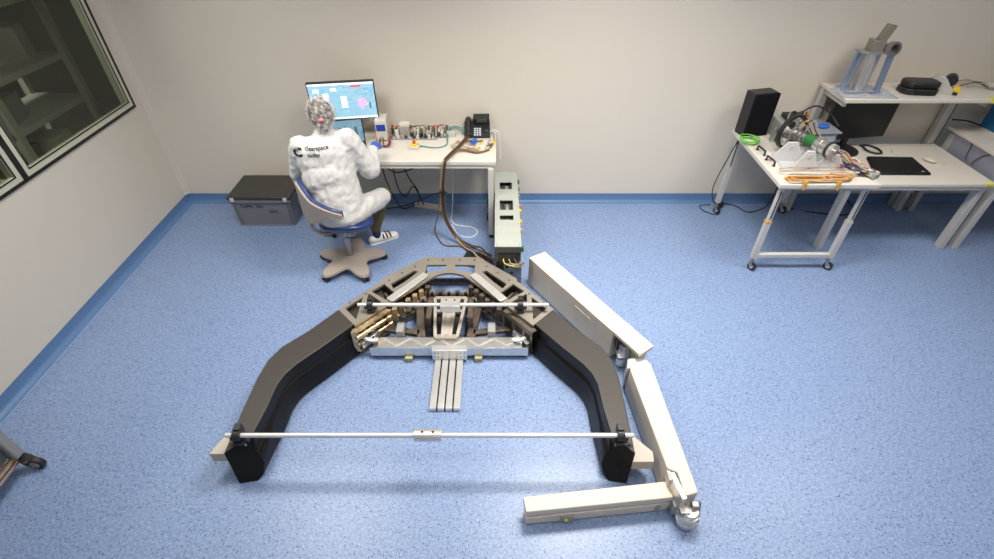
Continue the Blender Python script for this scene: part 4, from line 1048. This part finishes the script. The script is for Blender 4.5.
for i in range(10):
    x, y, z = random.uniform(-.13, .12), random.uniform(-.13, -.07), random.uniform(.02, .15)
    MB().box(x - .018, x + .018, y - .015, y + .015, z, z + random.uniform(.02, .05)).build('component', [M['alu'], M['chip'], M['brown'], M['steel'], M['tan'], M['dgrey']][i % 6], cb, bevel=.003)
for i in range(6):
    x = random.uniform(-.06, .1); MB().tube(spline([(x, -.05, .16), (x + .03, .0, .23), (x + .08, .04, .22), (x + .1, .08, .17)]), .005, 6).build('wire', [M['chip'], M['dgrey'], M['rubber']][i % 3], cb)
# blue-grey bin with things in it
bn = thing('storage_bin', 'blue grey lidded plastic bin at the back right of the wheeled bench', 'bin', (2.84, 4.25, .87), 2)
MB().box(-.12, .12, -.13, .13, 0, .10).build('bin_body', M['bluegrey'], bn, bevel=.006)
MB().box(-.14, .14, -.15, .15, .10, .115).build('bin_lid', M['bluegrey'], bn, bevel=.004)
MB().box(-.10, .10, -.134, -.13, .015, .085).build('front_panel', mat('bin_front', (.33, .37, .46), .4), bn)
solo(MB().ball((0, 0, .012), (.06, .04, .016), 14), 'blue_glove', M['glove'], 'crumpled bright blue glove lying on the blue grey bin', 'glove', (2.87, 4.22, .985), 20)
cable('curved_cable', [(2.66, 4.30, 1.02), (2.72, 4.32, 1.10), (2.82, 4.33, 1.13), (2.93, 4.30, 1.08), (2.99, 4.2, 1.0)], .007, M['rubber'], 'black cable arching over the blue grey bin')
oc = thing('orange_connector', 'orange and yellow taped connector standing behind the bin', 'connector', (2.80, 4.42, 1.0))
MB().box(-.03, .03, -.01, .01, .0, .02).box(-.01, .01, -.01, .01, -.02, .045).build('orange_tape', M['orange'], oc, bevel=.002)
MB().tube([(0, 0, -.02), (0, -.02, -.128)], .006, 6).build('lead', M['yellow'], oc)

# handles on the bench
def handle(loc, rz, lab):
    t = MB().tube(spline([(0, -.055, 0), (0, -.055, .03), (0, -.045, .038), (0, .045, .038), (0, .055, .03), (0, .055, 0)], 3), .0075, 8)
    t.box(-.01, .01, -.066, -.044, 0, .004).box(-.01, .01, .044, .066, 0, .004)
    return solo(t, 'pull_handle', M['black'], lab, 'handle', loc, rz, 'black pull handles on the bench')
h0 = handle((2.255, 3.96, .87), 8, 'black pull handle lying at bench left edge nearest the green cable coil')
h1 = h0.copy(); col.objects.link(h1); h1.location = (2.255, 3.77, .87); h1['label'] = 'black pull handle at bench left edge nearest the orange wires'
h2 = h0.copy(); col.objects.link(h2); h2.location = (2.79, 3.74, .87); h2.rotation_euler = (0, 0, R(18)); h2.scale = (1.2, 1.3, 1.2); h2['label'] = 'larger black pull handle right of the clear acrylic brackets'
# green coil
g = MB()
for k in range(4):
    g.tube([(math.cos(t) * (.062 + k * .007) + .012 * math.sin(k * 2.1), math.sin(t) * (.062 + k * .006) + .012 * math.cos(k * 1.7), .006 + k * .009 + .005 * math.sin(2 * t + k)) for t in [i * 2 * PI / 28 for i in range(29)]], .005, 6, caps=False)
solo(g, 'cable_coil', M['green'], 'bright green cable coil in front of the loudspeaker', 'cable', (2.235, 4.17, .872))
# orange wire loops along the front
for j, (w_, h_, x, y, mt) in enumerate(((.26, .028, 2.52, 3.50, M['orange']), (.25, .035, 2.50, 3.465, M['brownw']), (.24, .05, 2.53, 3.50, M['tan']), (.15, .04, 2.40, 3.46, M['amber']), (.1, .045, 2.69, 3.50, M['amber']), (.27, .03, 2.51, 3.59, M['tan']))):
    P = []
    for i in range(25):
        t = i * 2 * PI / 24; c, s = math.cos(t), math.sin(t)
        P.append((w_ * (abs(c) ** .7) * (1 if c > 0 else -1), h_ * (abs(s) ** .5) * (1 if s > 0 else -1), .006 + j * .006 + .004 * math.sin(2 * t + j)))
    solo(MB().tube(P, .0045, 6, caps=False), 'wire_loop', mt, ['orange wire loop lying longest along the bench front', 'dark brown wire loop lying nearest the bench front edge', 'tan wire loop lying among the orange wires', 'short amber wire loop at the left of the front wires', 'small amber wire loop at the right of the front wires', 'tan wire loop farthest back, against the acrylic base'][j], 'cable', (x, y, .872), [0, 1, -1, 2, 10, 1][j])
for x, lb in ((2.37, 'left'), (2.63, 'right')):
    solo(MB().box(-.008, .008, -.012, .012, 0, .03).box(-.008, .008, -.018, -.012, -.04, .03), 'cable_clip', M['amber'], 'amber tape tab at bench front edge, the %s one' % lb, 'tape', (x, 3.408, .872))
# harness lying to the right
hn = thing('wire_harness', 'tangled wire harness with metal connectors along the right side of the wheeled bench', 'wire harness', (2.84, 3.75, .87))
hn.scale = (1.25, 1.05, 1.3)
random.seed(9)
for i in range(26):
    o = random.uniform(-.045, .045); P = []
    for k in range(7):
        t = k / 6; P.append((2.74 + .17 * t + o + random.uniform(-.018, .018), 4.08 - .55 * t + random.uniform(-.01, .01), .885 + random.uniform(0, .035)))
    MB().tube(spline(P, 4), .0042, 5).build('wire', [M['brownw'], M['tan'], M['purple'], M['chip'], M['whitew'], M['brown'], M['dgrey'], M['orange']][i % 8], hn, world=True)
for i in range(9):
    x, y = 2.80 + .02 * i + random.uniform(-.03, .02), 3.80 - .037 * i; a = random.uniform(0, PI)
    MB().bar((x, y, .895), (x + .035 * math.cos(a), y + .035 * math.sin(a), .895), .022, .018).build('connector', [M['alu'], M['brightalu'], M['purple'], M['dgrey']][i % 4], hn, world=True, bevel=.002)
MB().bar((2.87, 3.66, .90), (2.94, 3.50, .89), .045, .03).build('ribbon_clamp', M['dgrey'], hn, world=True, bevel=.003)
for i in range(2):
    MB().ring((2.83 + .02 * i, 3.57 - .01 * i, .89), (0, .2, 1), .022, .03, .006).build('loop', [M['whitew'], M['chip']][i], hn, world=True)
random.seed(21)
for i in range(10):
    x, y = 2.72 + random.uniform(-.02, .20), 4.02 - i * .05; a = random.uniform(0, 360)
    t = thing('metal_connector', 'small metal connector block on the wire harness at the right of the bench', 'connector', (x, y, .905 + .004 * (i % 3)), a, 'metal connectors on the wire harness')
    MB().box(-.022, .022, -.012, .012, 0, .018).build('shell', [M['brightalu'], M['steel'], M['dgrey'], M['purple'], M['alu']][i % 5], t, bevel=.002)
    MB().tube([(-.022, 0, .009), (-.045, .006, .004)], .006, 6).build('cable_end', [M['chip'], M['tan'], M['orange']][i % 3], t)
# black cables to floor
cable('power_cable', [(2.215, 4.30, .86), (2.175, 4.30, .7), (2.17, 4.42, .3), (2.21, 4.43, .12), (2.30, 4.46, .04)], .005, M['rubber'], 'black cable hanging down at the back left leg of the bench')
ad = solo(MB().box(-.04, .04, -.02, .02, 0, .035), 'power_adapter', M['rubber'], 'black power adapter on the floor by the back left bench leg', 'adapter', (2.35, 4.50, .0), 50, bevel=.005)
cable('adapter_cable', [(2.33, 4.47, .02), (2.26, 4.33, .006), (2.14, 4.40, .006), (2.13, 4.50, .006), (2.25, 4.52, .006)], .005, M['rubber'], 'black cable coiled on the floor around the bench caster')
cable('adapter_cable', [(2.38, 4.53, .02), (2.50, 4.50, .006), (2.58, 4.38, .006), (2.72, 4.42, .006), (2.84, 4.50, .03), (2.86, 4.50, .3), (2.7, 4.40, .5), (2.5, 4.43, .74)], .005, M['rubber'], 'black cable running from adapter along the floor and up below the bench')
cable('floor_cable', [(2.88, 4.5, .25), (3.05, 4.46, .01), (3.3, 4.36, .008), (3.55, 4.32, .008), (3.70, 4.42, .008), (3.68, 4.54, .05)], .008, M['rubber'], 'thick black cable lying on the floor under the right desk')
cable('hanging_cable', [(2.42, 3.62, .80), (2.40, 3.8, .70), (2.42, 4.0, .68), (2.38, 4.2, .75)], .006, M['rubber'], 'black cable hanging below the wheeled bench top')

# ================================================================ RIGHT DESK 1 with shelf
d1 = thing('desk', 'white desk with overhead shelf carrying the switched-off monitor', 'desk', (3.6, 4.15, 0))
desk_frame(d1, 2.975, 4.205, 3.72, 4.50, .70, mt=M['grey'], th=.03)
for x, y in ((2.945 + .06, 3.775), (4.155, 3.785), (4.155, 4.44), (3.01, 4.44)):
    MB().box(x - .024, x + .024, y - .035, y + .035, 0.0, .635).build('leg', M['grey'], d1, world=True, bevel=.004)
MB().bar((3.01, 4.1, .60), (3.01, 3.80, .60), .03, .04).bar((4.155, 4.42, .60), (4.155, 3.80, .60), .03, .04).build('side_rail', M['grey'], d1, world=True)
MB().bar((2.92, 4.12, .52), (3.05, 3.9, .63), .01, .02).build('brace', M['grey'], d1, world=True)
MB().box(2.925, 4.95, 4.165, 4.585, 1.215, 1.25).build('shelf', M['white'], d1, world=True, bevel=.006)
for x in (2.93, 4.165):
    p = MB().box(x - .03 + (x < 3) * .03, x + .03 + (x < 3) * .03, 4.51, 4.565, .0 if x > 3 else 0, 1.215).build('shelf_post', M['grey'], d1, world=True, bevel=.003)
    MB().box(x - .012 + (x < 3) * .03, x + .012 + (x < 3) * .03, 4.20, 4.51, 1.175, 1.215).build('shelf_arm', M['grey'], p, world=True)
MB().box(4.201, 4.205, 4.508, 4.512, .7, 1.2).build('post_slot', M['gap'], d1, world=True)

# off monitor
m2 = thing('computer_monitor', 'switched-off black monitor on the right desk under the shelf', 'monitor', (3.25, 4.39, .70), 9)
MB().cyl((-.03, -.02, 0), (-.03, -.02, .012), .15, 32).build('stand_base', M['black'], m2, bevel=.003)
MB().box(-.025, .025, .0, .03, .012, .30).build('stand_neck', M['black'], m2)
MB().box(-.30, .355, -.025, .0, .11, .475).build('bezel', M['black'], m2, bevel=.004)
MB().box(-.292, .347, -.0265, -.025, .122, .468).build('screen', M['screen_off'], m2)
# items on desk 1
bl = thing('laptop', 'closed black laptop lying on the right desk', 'laptop', (3.56, 4.03, .70), 0)
MB().prism([(-.30, -.155), (.185, -.16), (.215, .15), (-.19, .165)], 0, .014).build('laptop_base', M['black'], bl, bevel=.004)
MB().prism([(-.298, -.153), (.183, -.158), (.213, .148), (-.188, .163)], .0145, .022).build('laptop_lid', M['screen_off'], bl, bevel=.004)
MB().box(.12, .145, -.13, -.12, .022, .0225).build('lid_badge', M['grey'], bl)
cable('monitor_cable', [(3.44, 4.43, .712), (3.52, 4.44, .712), (3.57, 4.37, .712), (3.56, 4.28, .712), (3.50, 4.27, .712), (3.45, 4.33, .712), (3.46, 4.42, .712)], .009, M['rubber'], 'black cable loop on the right desk beside the monitor foot')
solo(MB().ball((0, 0, .010), (.035, .055, .018), 16), 'computer_mouse', M['foam'], 'small white mouse on the right desk behind the laptop corner', 'mouse', (3.90, 4.13, .708), 30)
solo(MB().box(-.03, .03, -.012, .012, 0, .01), 'usb_adapter', M['grey'], 'small grey adapter on the right desk between laptop and shelf', 'adapter', (3.69, 4.32, .70), 60, bevel=.002)
solo(MB().box(-.04, .04, -.025, .025, 0, .008), 'paper_slip', M['foam'], 'crumpled white paper slip beside the white mouse', 'paper', (3.98, 4.06, .70), 15, bevel=.002)

# shelf items
fx = thing('actuator_stand', 'silver metal actuator stand with round lens ring on the shelf', 'instrument', (3.135, 4.37, 1.25))
fx.scale = (1.2, 1.1, .96)
MB().box(-.13, .13, -.075, .075, .012, .022).build('base_plate', mat('blue_alu', (.50, .56, .68), .3, .7), fx, bevel=.002)
sp_ = mat('blue_steel', (.36, .45, .62), .3, .7)
for x, y in ((-.10, .04), (-.035, -.05), (.045, .04), (.10, -.05)):
    MB().bar((x, y, .022), (x * .95, y * .6, .34), .034, .03, up=(0, 1, 0)).build('upright', sp_ if x > .07 or x < -.07 else M['brightalu'], fx, bevel=.002)
for x, y in ((-.065, 0), (.01, 0)):
    MB().bar((x, y, .022), (x, y, .33), .022, .018, up=(0, 1, 0)).build('guide_rod', M['foam'] if x > 0 else M['alu'], fx)
MB().box(-.12, .12, -.05, .05, .33, .345).build('top_plate', M['dgrey'], fx, bevel=.002)
MB().box(-.065, .015, -.05, .04, .345, .435).build('head_block', M['rim'], fx, bevel=.004)
MB().bar((-.0, 0, .43), (.03, 0, .55), .06, .04, up=(0, 1, 0)).build('head_arm', M['rim'], fx, bevel=.004)
MB().ring((.075, -.05, .375), (.35, -1, .2), .035, .055, .035, 32).build('lens_ring', M['steel'], fx)
MB().cyl((.075, -.03, .375), (.07, -.0, .37), .034, 20).build('lens', M['black'], fx)
bg = MB(); random.seed(4); n = 12; vs = []
for i in range(n + 1):
    for j in range(n + 1):
        vs.append((-.19 + .46 * i / n, -.11 + .23 * j / n, .004 + random.uniform(0, .016) * (0 < i < n and 0 < j < n)))
bg.add(vs, [(i * (n + 1) + j, (i + 1) * (n + 1) + j, (i + 1) * (n + 1) + j + 1, i * (n + 1) + j + 1) for i in range(n) for j in range(n)], True)
bg = solo(bg, 'plastic_bag', M['bag'], 'crinkled clear plastic bag under the silver stand on the shelf', 'bag', (3.11, 4.30, 1.25), -4)
s_ = bg.modifiers.new('thickness', 'SOLIDIFY'); s_.thickness = .002
k = thing('carrying_case', 'black hard carrying case lying on the shelf', 'case', (3.615, 4.33, 1.25), -6)
MB().prism([(-.145, -.04), (-.11, -.085), (.11, -.085), (.145, -.04), (.145, .06), (.12, .085), (-.11, .085), (-.145, .05)], .0, .05).build('case_bottom', M['black'], k, bevel=.01)
MB().prism([(-.14, -.04), (-.107, -.08), (.107, -.08), (.14, -.04), (.14, .055), (.117, .08), (-.107, .08), (-.14, .045)], .053, .105).build('case_top', M['black'], k, bevel=.015)
MB().tube(spline([(-.06, -.082, .05), (-.05, -.105, .05), (.05, -.105, .05), (.06, -.082, .05)]), .009, 8).build('case_handle', M['rubber'], k)
tg = thing('label_dispenser', 'grey tape dispenser with black roll and yellow label on the shelf', 'dispenser', (3.845, 4.33, 1.25), -35)
MB().prism_axis([(-.12, .0), (.09, 0), (.09, .03), (.03, .06), (-.02, .12), (-.08, .14), (-.12, .10)], -.045, .045, 'y').build('dispenser_body', M['grey'], tg, bevel=.004)
MB().cyl((.01, -.035, .11), (.01, .035, .11), .045, 24).build('tape_roll', M['black'], tg)
MB().box(.05, .10, -.045, .045, .03, .06).box(.091, .1, -.045, .045, 0, .03).build('yellow_label', M['yellow'], tg, bevel=.002)
MB().box(.06, .095, -.0465, .0465, .005, .03).build('black_base', M['black'], tg)
for i in range(4):
    cable('thin_cable', [(4.0 + i * .04, 4.50 - i * .02, 1.262), (4.15 + i * .03, 4.50 - i * .03, 1.30), (4.3, 4.44 - i * .02, 1.262), (4.45, 4.36 - i * .03, 1.275), (4.6, 4.38, 1.262)], .005, [M['dgrey'], M['tan'], M['chip'], M['dgrey']][i], ['grey cable farthest back at the right end of the shelf', 'tan cable in the tangle at the right end of the shelf', 'black cable in the tangle at the right end of the shelf', 'grey cable nearest the front in the shelf tangle'][i])
solo(MB().box(-.02, .05, -.003, .003, -.032, .0).box(-.02, .05, .0, .06, .0, .002), 'yellow_tag', mat('yellow_tape', (.75, .72, .10), .5), 'yellow tape on the front edge of the shelf at far right', 'tape', (4.17, 4.161, 1.2505))
solo(MB().box(-.03, .05, -.002, .002, -.02, .0).box(-.03, .03, .0, .03, .0, .002), 'yellow_tag', mat('yellow_tape2', (.75, .72, .10), .5), 'yellow tape on the front right corner of the right desk', 'tape', (4.15, 3.717, .7005))

# ================================================================ RIGHT DESK 2 (cut by the frame)
d2 = thing('desk', 'taller white desk cut off by the right edge of the photo', 'desk', (4.9, 4.15, 0))
desk_frame(d2, 4.235, 5.6, 3.72, 4.50, .88, mt=M['lav'], th=.03)
MB().box(4.262, 4.27, 3.78, 4.48, .60, .85).build('side_panel', M['lav'], d2, world=True)
for x, y in ((4.285, 3.785), (4.285, 4.44), (5.52, 3.785), (5.52, 4.44)):
    MB().box(x - .024, x + .024, y - .035, y + .035, 0, .82).build('leg', M['grey'], d2, world=True, bevel=.004)
cable('panel_cable', [(4.255, 4.20, .845), (4.25, 4.18, .8), (4.235, 4.16, .745), (4.225, 4.12, .71)], .004, M['rubber'], 'thin black cable hanging over the lavender side panel, the farther one')
cable('panel_cable', [(4.258, 3.98, .84), (4.25, 4.03, .80), (4.235, 4.06, .74), (4.222, 4.05, .71)], .004, M['rubber'], 'thin black cable hanging over the lavender side panel, the nearer one')
cable('wall_cable', [(4.25, 4.52, .93), (4.38, 4.48, .93), (4.50, 4.40, .9), (4.62, 4.36, .89)], .007, M['rubber'], 'black cable on the taller desk beneath the shelf')
fb = thing('document_box', 'dark blue document box on the taller desk at right edge', 'box', (4.57, 4.32, .88), 6)
MB().box(-.09, .09, -.14, .14, .02, .26).build('box_body', M['folder'], fb, bevel=.004)
MB().box(-.095, .095, -.145, .145, 0, .02).build('box_base', M['white'], fb, bevel=.002)

# ================================================================ TROLLEY bottom left
tr_ = thing('equipment_trolley', 'dark equipment trolley with grey corner post cut off at lower left', 'trolley', (-2.98, 1.2, 0))
def tt(mb, name, m, **k): return mb.build(name, m, tr_, world=True, **k)
tt(MB().box(-3.24, -2.815, .82, 1.56, .14, .95), 'cabinet', M['trolley'], bevel=.004)
for y in (1.565, .82): tt(MB().box(-2.83, -2.785, y - .03, y + .03, .12, .95), 'corner_post', M['dgrey'], bevel=.01)
tt(MB().box(-2.822, -2.795, .85, 1.535, .125, .14), 'edge_strip', M['bronze_edge'], bevel=.002)
tt(MB().box(-2.815, -2.79, .85, 1.535, .10, .118), 'edge_strip', M['bronze_edge'], bevel=.002)
tt(MB().box(-3.24, -2.80, .82, 1.58, .085, .10), 'chassis', M['dgrey'], bevel=.002)
for x, y in ((-2.80, 1.57), (-2.80, .86), (-3.18, 1.54), (-3.18, .86)):
    c = tt(MB().cyl((x, y, .075), (x, y, .10), .03, 14).bar((x + .01, y, .08), (x + .045, y - .012, .07), .06, .03), 'caster', M['black'], bevel=.003)
    MB().cyl((x + .055, y - .022, .046), (x + .055, y + .012, .046), .046, 28).build('wheel', M['rubber'], c, world=True, bevel=.004)
    MB().cyl((x + .055, y - .026, .046), (x + .055, y + .016, .046), .028, 18).build('hub', M['dgrey'], c, world=True, bevel=.002)
    MB().cyl((x + .055, y - .031, .046), (x + .055, y + .018, .046), .007, 10).build('axle', M['steel'], c, world=True)

# ================================================================ NEIGHBOURING ROOM contents
sh = thing('storage_rack', 'grey storage rack with slanting uprights behind the window glass', 'rack', (-4.3, 4.7, 0))
k = lambda mb, n_, m_: mb.build(n_, m_, sh, world=True)
for y in (4.05, 5.0):
    for x in (-4.1, -4.65): k(MB().box(x - .03, x + .03, y - .03, y + .03, 0, 2.4), 'upright', M['rack'])
for z in (.5, .95, 1.35, 1.85): k(MB().box(-4.65, -4.1, 4.02, 5.03, z, z + .05), 'shelf_board', M['rack'])
for i, (y, z, h, mt, lb) in enumerate(((4.2, .55, .25, M['brown'], 'brown box on the lower rack shelf behind glass'), (4.6, .55, .2, M['grey'], 'grey box on the lower rack shelf behind glass'), (4.3, 1.0, .22, M['dgrey'], 'dark box on the middle rack shelf behind glass'), (4.75, 1.4, .28, M['grey'], 'pale box on the upper rack shelf behind glass'), (4.3, 1.4, .2, M['red'], 'red box on the upper rack shelf behind glass'))):
    solo(MB().box(-.15, .15, -.13, .13, 0, h), 'storage_box', mt, lb, 'box', (-4.38, y, z), 8 * i, bevel=.005)
solo(MB().cyl((-4.05, 3.75, 0), (-4.05, 3.75, .04), .15, 20).bar((-4.05, 3.75, .03), (-4.0, 3.95, 2.1), .10, .08).bar((-4.0, 3.93, 1.9), (-4.1, 3.4, 2.0), .08, .08), 'tripod_column', M['dgrey'], 'dark leaning equipment column behind the window glass', 'stand', (-4.05, 3.75, 0), world=True, bevel=.004)
cable('white_cable', [(-3.95, 3.45, 1.95), (-3.9, 3.5, 1.5), (-3.85, 3.62, 1.1), (-3.85, 3.75, .7), (-3.9, 3.9, .3), (-4, 4.0, .02)], .009, M['foam'], 'white cord hanging behind the window glass')
solo(MB().box(-.05, .05, -.06, .06, 0, .04), 'red_clamp', M['red'], 'small red clamp on the column arm behind glass', 'clamp', (-4.08, 3.5, 2.03), 10, bevel=.004)
